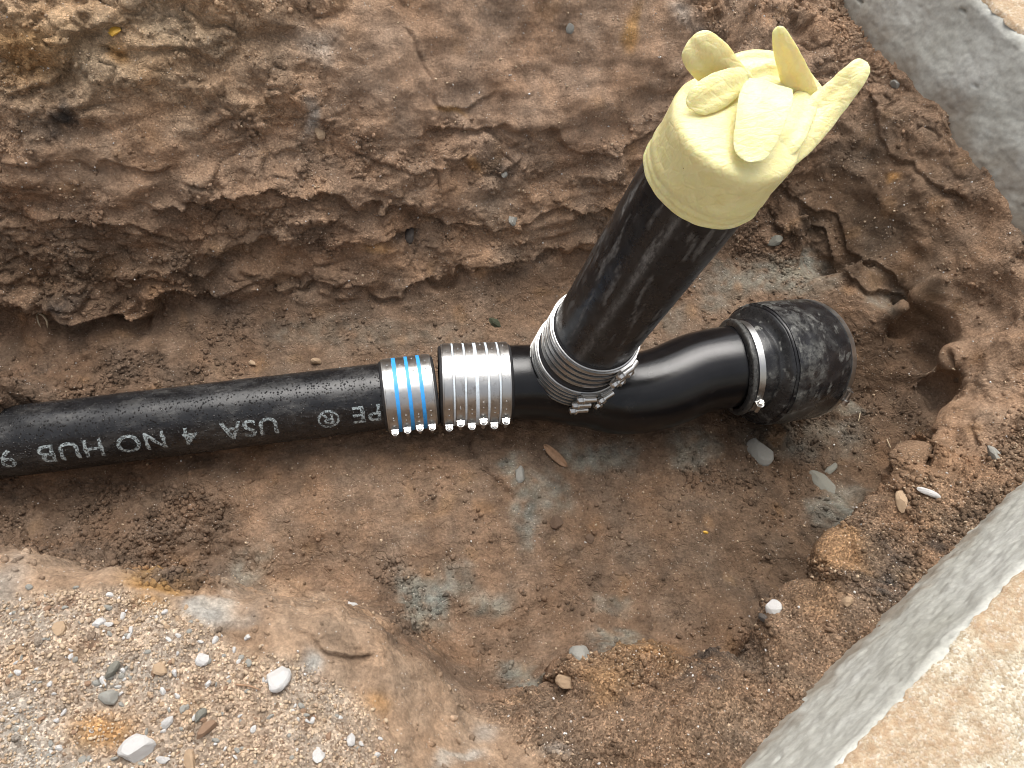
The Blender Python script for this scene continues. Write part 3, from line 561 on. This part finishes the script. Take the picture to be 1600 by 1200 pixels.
def add_cyl(bm, c, a, L, r, n=12, r2=None):
    a, e1, e2 = frame(a); A, B = [], []
    for t in np.linspace(0, 2 * math.pi, n, endpoint=False):
        dv = math.cos(t) * e1 + math.sin(t) * e2; A.append(bm.verts.new(np.asarray(c) + dv * r)); B.append(bm.verts.new(np.asarray(c) + a * L + dv * (r if r2 is None else r2)))
    for j in range(n): bm.faces.new((A[j], A[(j + 1) % n], B[(j + 1) % n], B[j]))
    bm.faces.new(A[::-1]); bm.faces.new(B)
def screw(band, c, radial, tang, axis, scale=1.0):
    """worm-drive housing with a hex head; tang is where the head points"""
    k = scale; bm = bmesh.new(); radial, tang, axis = _n(radial), _n(tang), _n(axis); c = np.asarray(c)
    add_box(bm, c + radial * .0012 * k, (tang, axis, radial), (.010 * k, .0062 * k, .0014 * k))
    o = done(bm, 'screw_housing', M['bolt'], band, .0005); shade_auto(o)
    bm = bmesh.new(); q = c + radial * .0052 * k
    add_cyl(bm, q - tang * .008 * k, tang, .015 * k, .0036 * k, 14); add_cyl(bm, q + tang * .007 * k, tang, .002 * k, .0056 * k, 18); add_cyl(bm, q + tang * .009 * k, tang, .0055 * k, .0044 * k, 6)
    add_cyl(bm, q + tang * .0145 * k, tang, .0008 * k, .0034 * k, 14, .0026 * k)
    o = done(bm, 'hex_screw', M['bolt'], band); shade_auto(o)
def coupling(name, label, p0, a, L, R, nb, scr, head, stripe, group=None, widths=None, sm='steel', stag=0.0, lipd=.004, rivets=True, sscale=1.0, bead=0.0):
    """steel shielded coupling: rubber sleeve, shield, clamp bands with screws, stripes in the gaps"""
    a, _, _ = frame(a); p0 = np.asarray(p0, float); root = empty(name, p0)
    lathe('rubber_sleeve', p0, a, [(-lipd, R - .009), (-lipd, R - .004), (-lipd + .002, R - .002), (L + lipd - .002, R - .002), (L + lipd, R - .004), (L + lipd, R - .009)], M['gasket'], root)
    o = lathe('steel_shield', p0, a, [(0, R - .0018), (0, R), (.0012, R + .0008), (.0024, R), (L - .0024, R), (L - .0012, R + .0008), (L, R), (L, R - .0018)], M[sm], root, wob=.0005)
    pit = L / nb; bw = pit * .70
    for k in range(nb):
        s = pit * (k + .5); bm = bmesh.new(); tilt = random.uniform(-.012, .012); aa, e1, e2 = frame(a + np.array([0, tilt, tilt]))
        add_ring(bm, p0 + a * s, aa, -bw / 2, bw / 2, R + .0002, R + .0014)
        if bead: add_ring(bm, p0 + a * s, aa, bw * .18, bw / 2 + .0006, R + .0009, R + .0014 + bead)
        sdv = _n(scr + head * (stag * ((k % 2) - .5) + random.uniform(-.05, .05))); sdv = _n(sdv - a * (sdv @ a)); tg = np.cross(a, sdv); tg = tg if tg @ head > 0 else -tg
        if rivets:
            for ang in (.55, .62, 1.75, 2.2):
                ang2 = ang + random.uniform(-.12, .12); dv = sdv * math.cos(ang2) + tg * math.sin(ang2); add_cyl(bm, p0 + a * s + dv * (R + .0012), dv, .0011, .0016, 8, .0008)
        b = done(bm, 'clamp_band', M['band'], root); shade_auto(b)
        screw(b, p0 + a * s + sdv * (R + .0014), sdv, tg, a, sscale)
    for k in range(1, nb):
        s = pit * k; wd = (widths[k - 1] if widths else pit * .3) / 2; n = 64
        bm = bmesh.new(); add_ring(bm, p0 + a * s, a, -wd, wd, R - .0005, R + .0011); st = done(bm, 'stripe', M[stripe], root); shade_auto(st)
    if group: root['group'] = group
    tag(root, label, 'pipe coupling'); return root
SCR = np.array([0, -1.0, -.10]); UP = np.array([0, 0, 1.0])
xb0, xb1 = px(600, 612, 0)[0], px(676, 606, 0)[0]
coupling('pipe_coupling', 'narrow steel pipe coupling with three bright blue stripes', (xb0, -.001, 0), (1, 0, 0), xb1 - xb0, .0558, 4, SCR, UP, 'blue', 'steel shielded couplings', [.0075, .0098, .0075], sscale=.92)
TA, TB = px(690, 602, 0), px(793, 598, 0); ta = _n(TB - TA)
coupling('pipe_coupling', 'wide steel pipe coupling with six clamp bands and pale stripes beside the blue striped one', TA, ta, np.linalg.norm(TB - TA), .0632, 6, SCR, UP, 'pale', 'steel shielded couplings', [.0026, .0028, .0062, .0032, .0026], stag=.16)

# ------------------------------------------------------------------ cleanout fitting and standpipe
SB0 = px(884, 584, 0); sa = -(MW @ ray(490, 1150)); sa = _n(sa)
def SPT(s): return SB0 + sa * s
RS = .0615
def fitting():
    tubes = [sweep_np([TA + ta * .02, TB, px(850, 598, -.002), px(905, 606, -.004), px(960, 618, -.006)], [.0590, .0590, .060, .061, .058], 40, m=6),
             sweep_np([SPT(-.01), SPT(.03), SPT(.075)], [.056, .0595, .0595], 40, up=(1, 0, 0), m=6),
             sweep_np([SPT(-.015) + np.array([-.01, 0, 0]), px(915, 608, -.012), px(968, 617, -.008), px(1030, 607, .002), px(1090, 583, .012), px(1140, 573, .02), px(1180, 570, .02)], [.048, .058, .0630, .0650, .0655, .0655, .0655], 40, up=(0, 1, 0), m=8)]
    vs, fs = [], []
    for V, Q, T3 in tubes:
        k = len(vs); vs += V.tolist(); fs += [tuple(i + k for i in q) for q in Q + T3]
    me = D.meshes.new('x'); me.from_pydata(vs, [], fs); me.update(); ob = D.objects.new('x', me); COL.objects.link(ob)
    r = ob.modifiers.new('r', 'REMESH'); r.mode = 'VOXEL'; r.voxel_size = .0022; s = ob.modifiers.new('s', 'SMOOTH'); s.factor = .5; s.iterations = 14
    bpy.context.view_layer.update(); m2 = D.meshes.new_from_object(ob.evaluated_get(bpy.context.evaluated_depsgraph_get())); D.objects.remove(ob); m2.name = 'cleanout_fitting'
    m2.materials.clear(); o = link('cleanout_fitting', m2, M['tee']); tag(o, 'glossy black cleanout fitting curving between the steel couplings and rubber sleeve', 'pipe fitting'); return o
fitting()
toC = _n(np.array([.22, -.97, 0.0])); LEFT = np.array([-.9, -.35, 0])
coupling('pipe_coupling', 'wide steel coupling with six bands around the foot of the upright pipe', SPT(.018), sa, .060, .0680, 6, toC, LEFT, 'gasket', 'steel shielded couplings', [.0032] * 5, stag=.5, rivets=False, sscale=1.25, bead=.0016)
lathe_root = coupling('pipe_coupling', 'narrower upper steel coupling with four bands clamped round the upright pipe', SPT(.091), sa, .056, .0650, 4, _n(np.array([.62, -.78, 0])), LEFT, 'gasket', 'steel shielded couplings', [.0036] * 3, stag=.35, rivets=False, sscale=1.25, bead=.0016)
bush = empty('reducer_bushing', SPT(.09)); lathe('bushing_wall', SPT(.072), sa, [(0, .055), (0, .0635), (.004, .0645), (.018, .0635), (.020, .0625), (.021, .055)], M['gasket'], bush)
tag(bush, 'black rubber bushing ring between the two upright steel couplings', 'bushing')
stand = empty('standpipe', SPT(.12)); STOP = .547
stand_wall = lathe('pipe_wall', SPT(0), sa, [(.096, RS)] + [(s, RS) for s in np.linspace(.10, STOP - .002, 200)] + [(STOP, RS - .002), (STOP, RS - .008), (.2, RS - .008)], M['stand'], stand, n=200, wob=.0006)
tag(stand, 'scuffed black upright standpipe topped by the yellow glove', 'pipe')
def scuffed(o, fn):
    n = len(o.data.vertices); co = np.empty(n * 3, np.float32); o.data.vertices.foreach_get('co', co); co = co.reshape(-1, 3)
    if o.parent: co = co + np.zeros(3, np.float32)
    at = o.data.attributes.new('scuff', 'FLOAT', 'POINT'); at.data.foreach_set('value', np.clip(fn(co), 0, 1).astype(np.float32))
sv = _n(np.array([-.66, -.75, 0])); sv = _n(sv - sa * (sv @ sa)); tv = np.cross(sa, sv)
def stand_scuff(P):
    d = P - SB0; s_ = d @ sa; an = np.arctan2(d @ tv, d @ sv); q = np.stack([an * .06, s_ * .35, s_ * 0], 1)
    st = np.exp(-((an - .02) / .085) ** 2) * np.clip(.62 + .5 * fbm(np.stack([s_, an, s_ * 0], 1), 14, 3, 5), 0, 1)
    tw = np.stack([an * .06 + s_ * .10, s_ * .32 - an * .02, s_ * 0], 1); sm = sstep(.16, .36, fbm(tw * np.array([2.6, .8, 1]), 34, 5, 8, .6)) * .62
    edge = np.exp(-((an - 1.25) / .25) ** 2) * .5 + np.exp(-((an + 1.0) / .3) ** 2) * sstep(.0, .4, fbm(q, 60, 3, 12)) * .8
    return st * .9 + sm + edge * sstep(-.2, .3, fbm(q, 50, 3, 6))
scuffed(stand_wall, stand_scuff)

# ------------------------------------------------------------------ rubber sleeve on the right
rs = empty('rubber_sleeve_coupling', px(1230, 620, -.08)); A0 = px(1146, 574, .018)
cpath = [px(1141, 574, .02), px(1162, 572, .02), px(1184, 569, .014), px(1208, 566, .004), px(1230, 563, -.008), px(1252, 561, -.022)]
def bell(name, stations, mat, n=220):
    X = catmull(np.array([[*p, r] for p, r in stations]), 16); C, R = X[:, :3], X[:, 3]; T = np.gradient(C, axis=0); T /= np.linalg.norm(T, axis=1, keepdims=True)
    e = np.array([0, 1.0, 0]); Vb = []; t = np.linspace(0, 2 * np.pi, n, endpoint=False)
    for k in range(len(C)):
        e = _n(e - T[k] * (e @ T[k])); s = np.cross(T[k], e); Vb.append(C[k] + R[k] * (np.cos(t)[:, None] * s + np.sin(t)[:, None] * e))
    Vb = np.concatenate(Vb); Vb = Vb + np.stack([fbm(Vb, 25, 2, 200 + k) for k in range(3)], 1) * .0018
    return from_np(name, Vb, grid_quads(len(C), n), mat, rs), C, T, R
def cp(t):
    k = min(int(t), 4); return cpath[k] + (cpath[k + 1] - cpath[k]) * (t - k)
st = [(cp(0), .0665), (cp(.10), .0760), (cp(.38), .0765), (cp(.50), .0725), (cp(.9), .0722), (cp(1.05), .0745), (cp(1.25), .0750), (cp(1.4), .080), (cp(1.55), .090), (cp(1.66), .0935), (cp(1.74), .0930), (cp(1.85), .0975), (cp(2.1), .0990), (cp(3.0), .1000), (cp(4.0), .1000), (cp(4.85), .1000), (cp(4.97), .0985), (cp(5.0), .094), (cp(5.01), .075)]
ob, bc, bt, br = bell('rubber_body', st, M['rubber'])
def rub_scuff(P):
    k = np.repeat(np.arange(len(bc)), 220) / len(bc); n_ = fbm(P, 60, 5, 7, .6); n2_ = fbm(P, (110, 40, 40), 4, 17, .6)
    return sstep(.60, .62, k) * sstep(.735, .715, k) * np.clip(.32 + 1.2 * n_, 0, 1) * .6 + np.exp(-((k - .08) / .06) ** 2) * .4 + sstep(.34, .46, fbm(P, (26, 26, 60), 4, 27, .6)) * .5 + sstep(.46, .52, n2_) * .6 + sstep(.30, .36, k) * sstep(.50, .44, k) * .08
scuffed(ob, rub_scuff)
def sleeve_band(k, r, wd, scr, head):
    bm = bmesh.new(); add_ring(bm, bc[k], bt[k], -wd / 2, wd / 2, r - .002, r + .0012); b = done(bm, 'clamp_band', M['band'], rs); shade_auto(b)
    sdv = _n(scr - bt[k] * (scr @ bt[k])); tg = np.cross(bt[k], sdv); tg = tg if tg @ head > 0 else -tg; screw(b, bc[k] + sdv * (r + .0012), sdv, tg, bt[k], 1.1)
sleeve_band(60, .0722, .010, np.array([0, -1, .12]), UP); sleeve_band(240, .0998, .011, np.array([.5, -1, .35]), np.array([-.5, -.3, -.2]))
tag(rs, 'muddy black rubber reducer sleeve with clamps at the right end of the drain', 'pipe coupling')

# ------------------------------------------------------------------ yellow glove over the standpipe
gl = empty('rubber_glove', SPT(STOP)); RG = .0652; T0 = STOP + .004
def gp(u, v, h):
    r = MW @ ray(u, v); c = SPT(T0 + h); t = ((c - CAMP) @ sa) / (r @ sa); return CAMP + r * t
lathe('cuff', SPT(0), sa, [(T0 - 0.0720, RS + .0004), (T0 - 0.0725, RG - .001), (T0 - 0.0700, RG + .0012), (T0 - 0.0675, RG - .0002), (T0 - 0.0630, RG - .0004), (T0 - 0.0610, RG + .0006), (T0 - 0.0590, RG - .0004), (T0 - 0.0540, RG - .0003), (T0 - 0.0500, RG + .001), (T0 - 0.0440, RG - .0002), (T0 - .04, RG - .0003), (T0 - .012, RG), (T0 - .004, RG + .0004),
       (T0 + .001, RG - .0004), (T0 + .004, RG - .003), (T0 + .0062, RG - .008), (T0 + .0085, RG - .016), (T0 + .0105, RG - .028), (T0 + .0125, RG - .045), (T0 + .013, .002)], M['latex'], gl, n=120, wob=.0016, seed=9)
def finger(path, hw, flat, crease=.0009, up=None, seed=1, mm=16):
    pts = [gp(*p) for p in path]; sc = .73 / F
    o = sweep('finger', pts, [h * sc for h in hw], M['latex'], gl, 48, _n(CAMP - pts[len(pts) // 2]) if up is None else up, flat, mm, crease, 70, seed, .55, .55); return o
finger([(1168,165,-.004),(1145,138,.010),(1122,110,.022),(1102,88,.034),(1088,72,.040),(1081,64,.042),(1078,61,.042)], [32, 31, 31, 31, 27, 18, 4], .30, seed=11)
finger([(1172,119,.022),(1166,121,.023),(1150,128,.025),(1120,143,.024),(1094,156,.020),(1080,164,.016),(1075,168,.014)], [5, 14, 21, 26, 23, 14, 4], .20, seed=23)
finger([(1204,132,.034),(1198,148,.038),(1190,178,.034),(1182,208,.028),(1175,232,.022),(1171,246,.019),(1169,253,.018)], [33, 38, 36, 32, 27, 19, 4], .13, seed=31)
finger([(1255,165,-.004),(1248,135,.012),(1236,104,.032),(1225,76,.050),(1218,54,.060),(1215,45,.063),(1214,42,.063)], [26, 24, 20, 16, 11, 7, 2], .34, seed=47)
finger([(1222,232,-.008),(1252,206,.000),(1285,172,.012),(1313,143,.026),(1336,117,.040),(1349,103,.046),(1354,98,.047)], [34, 33, 29, 24, 20, 15, 4], .30, seed=59)
for pth, hw_, fl_, sd_ in (([(1272,140,.004),(1254,165,.012),(1236,205,.012),(1220,232,.006),(1210,248,.002)], [16, 23, 24, 20, 6], .25, 67), ([(1150,150,.010),(1128,170,.010),(1112,184,.006)], [14, 12, 3], .4, 72), ([(1160,132,.004),(1200,124,.010),(1246,134,.004)], [18, 30, 18], .5, 77),
    ([(1116,150,-.004),(1140,116,.004),(1172,103,.009),(1208,104,.010),(1246,117,.006),(1284,152,-.004)], [14, 24, 27, 27, 24, 14], .6, 73)):
    f = finger(pth, hw_, fl_, seed=sd_); f.name = 'palm_fold'
tag(gl, 'pale yellow latex glove stretched over the open top of the upright pipe', 'glove')

# ------------------------------------------------------------------ stones and small litter
def rock_mesh(seed, sub=2, ang=.5, flat=.75, jit=.04):
    r = np.random.default_rng(seed); bm = bmesh.new(); bmesh.ops.create_icosphere(bm, subdivisions=sub, radius=1.0)
    pl = [(_n(r.normal(size=3)), r.uniform(.55, .92)) for _ in range(9)]
    sc = np.array([1, r.uniform(.6, .95), flat * r.uniform(.7, 1.1)])
    for v in bm.verts:
        c = np.array(v.co)
        for n_, d_ in pl:
            e = c @ n_ - d_
            if e > 0: c = c - n_ * e * (.5 + ang)
        v.co = c * sc * (1 + r.uniform(-jit, jit))
    me = D.meshes.new('stone'); bm.to_mesh(me); bm.free(); return me
GEV = ground.evaluated_get(bpy.context.evaluated_depsgraph_get())
def hit(u, v):
    d = Vector(MW @ ray(u, v)).normalized(); ok, loc, nor, _ = GEV.ray_cast(Vector(CAMP), d)
    return (loc, nor) if ok else (None, None)
def stone(u, v, size_px, mat, seed, label, group=None, flat=.75, asp=1.0, rot=None, sink=.25, name='stone', mesh=None, ang=.5):
    loc, nor = hit(u, v)
    if loc is None: return None
    dep = (np.array(loc) - CAMP) @ MW[:, 2]; r = size_px * .56 * dep / F
    me = mesh or rock_mesh(seed, 3 if size_px > 30 else 2, ang, flat, .035 if size_px > 30 else .09)
    if not me.materials: me.materials.append(M[mat])
    o = D.objects.new(name, me); COL.objects.link(o); rr = random.Random(seed)
    q = nor.to_track_quat('Z', 'Y'); o.rotation_mode = 'QUATERNION'; from mathutils import Quaternion
    o.rotation_quaternion = q @ Quaternion((0, 0, 1), rr.uniform(0, 6.28) if rot is None else rot)
    o.scale = (r, r * asp, r); o.location = loc + nor * (r * flat * ((.26 if size_px > 16 else .1)))
    tag(o, label, 'stone', group); return o
named = [(215,1172,50,'white',1,'largest pale boulder shaped stone at the bottom left of the gravel bank',.8,1),(434,1062,38,'white',2,'tall pale limestone lump beside the thin twig on the gravel bank',.7,1.6),(154,975,19,'white',3,'white square pebble at the left of the gravel bank',.7,.9),
 (317,1030,22,'white',4,'white angular stone right of the gravel bank centre',.7,1.2),(206,985,14,'white',5,'small oblong white pebble beside the white square pebble',.8,.6),(498,1178,36,'white',6,'flat white shard at the bottom edge of the gravel',.4,.55),(547,1157,20,'white',7,'white cube shaped pebble above the flat white shard',.8,1),
 (262,1128,26,'white',8,'white stone between the orange soil patch and the grey pebble',.6,.8),(177,1046,28,'slate',9,'faceted grey green stone on the gravel bank',.7,.8),(163,1064,20,'white',10,'small white pebble directly below the faceted grey green stone',.5,.7),(254,1188,24,'white',11,'pale oblong stone touching the bottom edge of the picture',.6,.6),
 (313,1118,24,'slate',12,'blue grey stone beside the reddish brown stone',.6,1.2),(322,1140,40,'brown',13,'reddish brown oblong stone on the gravel bank',.5,.5),(298,1190,34,'tan',14,'orange brown stone at the bottom edge of the gravel',.6,.6),(95,983,26,'tan',15,'tan rounded stone at the left of the gravel bank',.6,1.2),
 (252,1045,24,'tan',16,'round tan pebble with a dark centre on the gravel bank',.6,1),(172,1090,32,'grey',17,'pale grey broken stone above the orange soil patch',.6,.9),(550,945,20,'white',18,'white shard stuck in the lip of the near bank',.4,.6),(387,996,12,'white',19,'small white pebble near the top of the gravel',.7,1),
 (1187,708,46,'grey',20,'pale grey rock on the floor below the rubber sleeve',.5,1.0),(1286,755,54,'slate',21,'flat green grey stone on the floor near the right wall',.25,.7),(1298,733,26,'slate',22,'small flat green grey stone above the flat one',.3,.6),(812,741,30,'grey',23,'pale grey clay lump on the floor below the cleanout fitting',.5,.7),
 (1211,378,26,'slate',24,'round grey stone at the foot of the wall behind the upright pipe',.6,1),(1103,832,9,'yellow',25,'tiny yellow pebble on the pit floor',.7,.8),(905,1026,44,'grey',26,'whitish grey rock on the near rim of the floor',.7,.8),(886,1062,36,'tan',27,'cream stone below the whitish grey rock on the near rim',.8,1.2),
 (1208,950,26,'white',28,'white quartz stone in the corner of the right slope',.8,1.1),(1195,965,22,'dark',29,'dark stone beside the white quartz stone',.7,.8),(1450,770,34,'white',30,'pinkish white stone high on the right slope',.5,.5),(1410,783,38,'tan',31,'cream streaked stone on the right slope',.4,.5),(1555,710,34,'grey',32,'pale stone under the concrete at the right edge',.5,.5),
 (788,272,14,'grey',33,'small grey stone next to the black patch on the far wall',.6,.8),(890,45,14,'grey',34,'small pale grey stone near the top of the far wall',.6,1.4),(395,568,13,'tan',35,'cream pebble just above the drain pipe',.7,.7),(494,565,18,'tan',36,'larger cream pebble against the top of the drain pipe',.7,.6),(365,697,18,'brown',37,'brown pebble under the lettered drain pipe',.7,.5),
 (870,818,24,'clod',38,'upright brown clod in the middle of the pit floor',.5,1.3),(922,842,17,'clod',39,'dark round clod right of the upright clod on the floor',.4,1),(500,208,17,'tan',40,'upright cream stone set in the far wall',.5,1.6),(1400,130,18,'grey',41,'pale stone under the upper concrete edge',.6,1),(640,368,26,'dark',42,'dark clod in a hollow of the far wall',.8,.9),
 (200,445,16,'tan',43,'pinkish pebble on the ledge of the far wall',.7,.7),(800,345,18,'grey',44,'pale pebble on the ledge left of the upright pipe',.6,1),(180,50,20,'yellow',45,'yellow ochre pebble at the top left of the far wall',.6,1.3),(1325,940,18,'tan',46,'tan stone halfway up the right slope',.7,1.3)]
for u, v, sz, mt, sd_, lb, fl, asp in named: stone(u, v, sz, mt, sd_, lb, None, fl, asp)
lib = {k: [rock_mesh(500 + i * 7 + hash(k) % 5 * 0 + j * 40, 2, .5, .75) for i in range(5)] for j, k in enumerate(('white', 'grey', 'tan', 'brown'))}
rg = random.Random(3); groups = {'white': ('small white pebble scattered on the gravel bank', 'white gravel pebbles'), 'grey': ('small grey pebble scattered on the gravel bank', 'grey gravel pebbles'), 'tan': ('small tan pebble scattered on the gravel bank', 'tan gravel pebbles'), 'brown': ('small brown pebble scattered on the gravel bank', 'brown gravel pebbles')}
marks = [(434,1062,'limestone lump'),(215,1172,'large pale stone'),(150,1140,'orange soil patch'),(154,975,'white square pebble'),(177,1046,'faceted grey green stone'),(498,1178,'flat white shard'),(317,1030,'white angular stone'),(322,1140,'reddish brown stone'),(95,983,'tan rounded stone'),(10,1060,'left edge'),(547,1157,'white cube shaped pebble'),(387,1075,'twig'),(252,1045,'round tan pebble'),(330,945,'chalky white patch'),(490,1035,'pale patch under the lip'),(20,1170,'bottom left corner'),(600,1190,'smooth brown flank')]
cnt = 0
while cnt < 230:
    u, v = rg.uniform(5, 620), rg.uniform(915, 1195)
    if v < 915 + max(0, (u - 250)) * .62: continue
    if (u - 150) ** 2 / 60 ** 2 + (v - 1140) ** 2 / 34 ** 2 < 1 and rg.random() < .8: continue
    k = rg.choices(('white', 'grey', 'tan', 'brown'), (5, 3, 5, 2))[0]; sz = rg.choice((7, 7, 8, 8, 9, 10, 11, 13)); lb, gr_ = groups[k]; lm = min(marks, key=lambda m: (m[0] - u) ** 2 + (m[1] - v) ** 2)[2]; lb = '%s %s pebble on the gravel bank near the %s' % ('tiny' if sz < 8 else 'small' if sz < 10 else 'larger', k, lm)
    stone(u, v, sz, k, 3000 + cnt, lb, gr_, .75, rg.uniform(.65, 1.1), mesh=rg.choice(lib[k]), name='pebble'); cnt += 1
# loose crumbs: far too many to count, one joined mesh per tint
def crumbs(name, label, mat, n, prob, s0, s1, seed, pw=2.2, own=False, sink=.25):
    r = np.random.default_rng(seed); w_ = np.clip(prob, 0, None) * ((U > -60) & (U < 1660) & (V_ > -60) & (V_ < 1260)); idx = r.choice(len(P2), n, p=w_ / w_.sum())
    base = []
    for k in range(8):
        m_ = rock_mesh(900 + k + seed, 1, .5, .75, .3); vv = np.array([v.co for v in m_.vertices]); ff = np.array([p.vertices[:] for p in m_.polygons]); base.append(vv); D.meshes.remove(m_)
    size = s0 * (s1 / s0) ** (r.random(n) ** pw); q = r.normal(size=(n, 4)); q /= np.linalg.norm(q, axis=1, keepdims=True); a, b, c, d = q.T
    Rm = np.stack([1-2*(c*c+d*d),2*(b*c-a*d),2*(b*d+a*c),2*(b*c+a*d),1-2*(b*b+d*d),2*(c*d-a*b),2*(b*d-a*c),2*(c*d+a*b),1-2*(b*b+c*c)], 1).reshape(n, 3, 3)
    B = np.stack(base)[np.arange(n) % 8] * size[:, None, None]; Vv = np.einsum('nij,nkj->nki', Rm, B) + (P2[idx] + GN[idx] * (size * sink)[:, None])[:, None, :]
    Ff = ff[None] + (np.arange(n) * B.shape[1])[:, None, None]; o = from_np(name, Vv.reshape(-1, 3), Ff.reshape(-1, 3), mat, None, False)
    if own:
        t = np.repeat(tone[idx] * r.uniform(.72, 1.28, (n, 1)), B.shape[1], 0); ca = o.data.color_attributes.new('tone', 'FLOAT_COLOR', 'POINT'); ca.data.foreach_set('color', np.hstack([t, np.ones((len(t), 1))]).astype(np.float32).ravel())
        at = o.data.attributes.new('grit', 'FLOAT', 'POINT'); at.data.foreach_set('value', np.repeat(grit[idx] * .5, B.shape[1]).astype(np.float32))
    tag(o, label, 'soil crumbs' if 'soil' in name else 'gravel', kind='stuff'); return o
nz = sstep(-.12, .3, fbm(Pf, 13, 3, 300)); nz2 = sstep(-.05, .3, fbm(Pf, 7, 3, 310))
crumbs('soil_crumbs', 'loose brown soil crumbs lying over the pit floor and walls', M['soil'], 34000, (m_wall * 1.3 * (1 - m_smooth) * (.15 + nz2) + m_floor * .22 + m_clod * 2.2 + m_mound * 1.5 + m_grav * .12 + m_lip * .12) * (.05 + nz), .0010, .0066, 1, 2.3, True, .05)
crumbs('gravel', 'fine tan grit strewn over the near bank and slopes', mat_rock('grit_tan', (.36, .26, .17), (.54, .42, .29), .85), 8000, m_grav * 1.5 + m_mound * .35 * nz + m_wall * .1 * nz + m_floor * .02, .0009, .0032, 2)
crumbs('white_grit', 'fine white grit sprinkled over soil and gravel', mat_rock('grit_white', (.55, .52, .48), (.74, .73, .71), .6), 1500, m_grav * 1.2 + m_mound * .5 + m_wall * .18 + m_floor * .07, .0008, .0026, 3)
def litter(name, label, cat, pts, rad, mat, lift=.003, group=None):
    P_ = []
    for (u, v, h) in pts:
        l, n_ = hit(u, v)
        if l is None: return
        P_.append(np.array(l) + np.array([0, 0, h]) + np.array(n_) * lift)
    o = sweep(name, P_, rad, M[mat], None, 8, m=6); tag(o, label, cat, group); return o
def strand(name, label, cat, u, v, offs, rad, mat):
    l, n_ = hit(u, v); R_, U_ = MW[:, 0], -MW[:, 1]; tow = _n(CAMP - np.array(l))
    o = sweep(name, [np.array(l) + (R_ * a - U_ * b) * .001 + tow * c for a, b, c in offs], rad, M[mat], None, 8, m=8); tag(o, label, cat); return o
strand('root', 'pale bent root hanging from the undercut wall at the left', 'root', 64, 490, [(-4, -2, -.004), (-3, 0, .006), (4, 4, .014), (9, 12, .014), (10, 22, .010)], [.0008, .0016, .0017, .0015, .0004], 'root')
strand('root', 'thin short root left of the bent one under the wall ledge', 'root', 60, 492, [(-2, -2, -.004), (-2, 2, .006), (0, 12, .009), (4, 20, .008)], [.0007, .0012, .0011, .0003], 'root')
litter('twig', 'thin reddish twig lying across the gravel beside the limestone lump', 'twig', [(368,1073,0),(388,1076,.001),(410,1078,0)], [.0009, .0010, .0006], 'wood')
litter('twig', 'pale straw on the floor by the right wall', 'twig', [(1384,688,0),(1389,700,.001)], [.0008, .0005], 'root')
litter('twig', 'tiny pale straw beside the rubber sleeve end', 'twig', [(1344,646,0),(1342,660,.001)], [.0008, .0005], 'root')
# curled wood chip by the fitting and a scrap of moss
l, n_ = hit(868, 712); R_ = MW[:, 0]; tow = _n(CAMP - np.array(l)); Vc = []
for i, t in enumerate(np.linspace(-1, 1, 14)):
    for q in np.linspace(-1, 1, 5):
        wv_ = .0075 * math.sqrt(max(.02, 1 - t * t)) * q; c = np.array(l) + (_n(MW[:, 0] * .72 + MW[:, 1] * .69) * t * .026) + _n(MW[:, 0] * .69 - MW[:, 1] * .72) * wv_ + tow * (.006 + .004 * q * q + .003 * t * t); Vc.append(c)
chip = from_np('wood_chip', Vc, grid_quads(14, 5, False), M['wood']); so_ = chip.modifiers.new('thick', 'SOLIDIFY'); so_.thickness = .0015
tag(chip, 'curled brown wood chip on the floor under the cleanout fitting', 'wood chip')
stone(772, 504, 24, 'moss', 71, 'dark green scrap of moss on the floor above the wide coupling', None, .35, .7, name='moss_scrap')['category'] = 'moss'
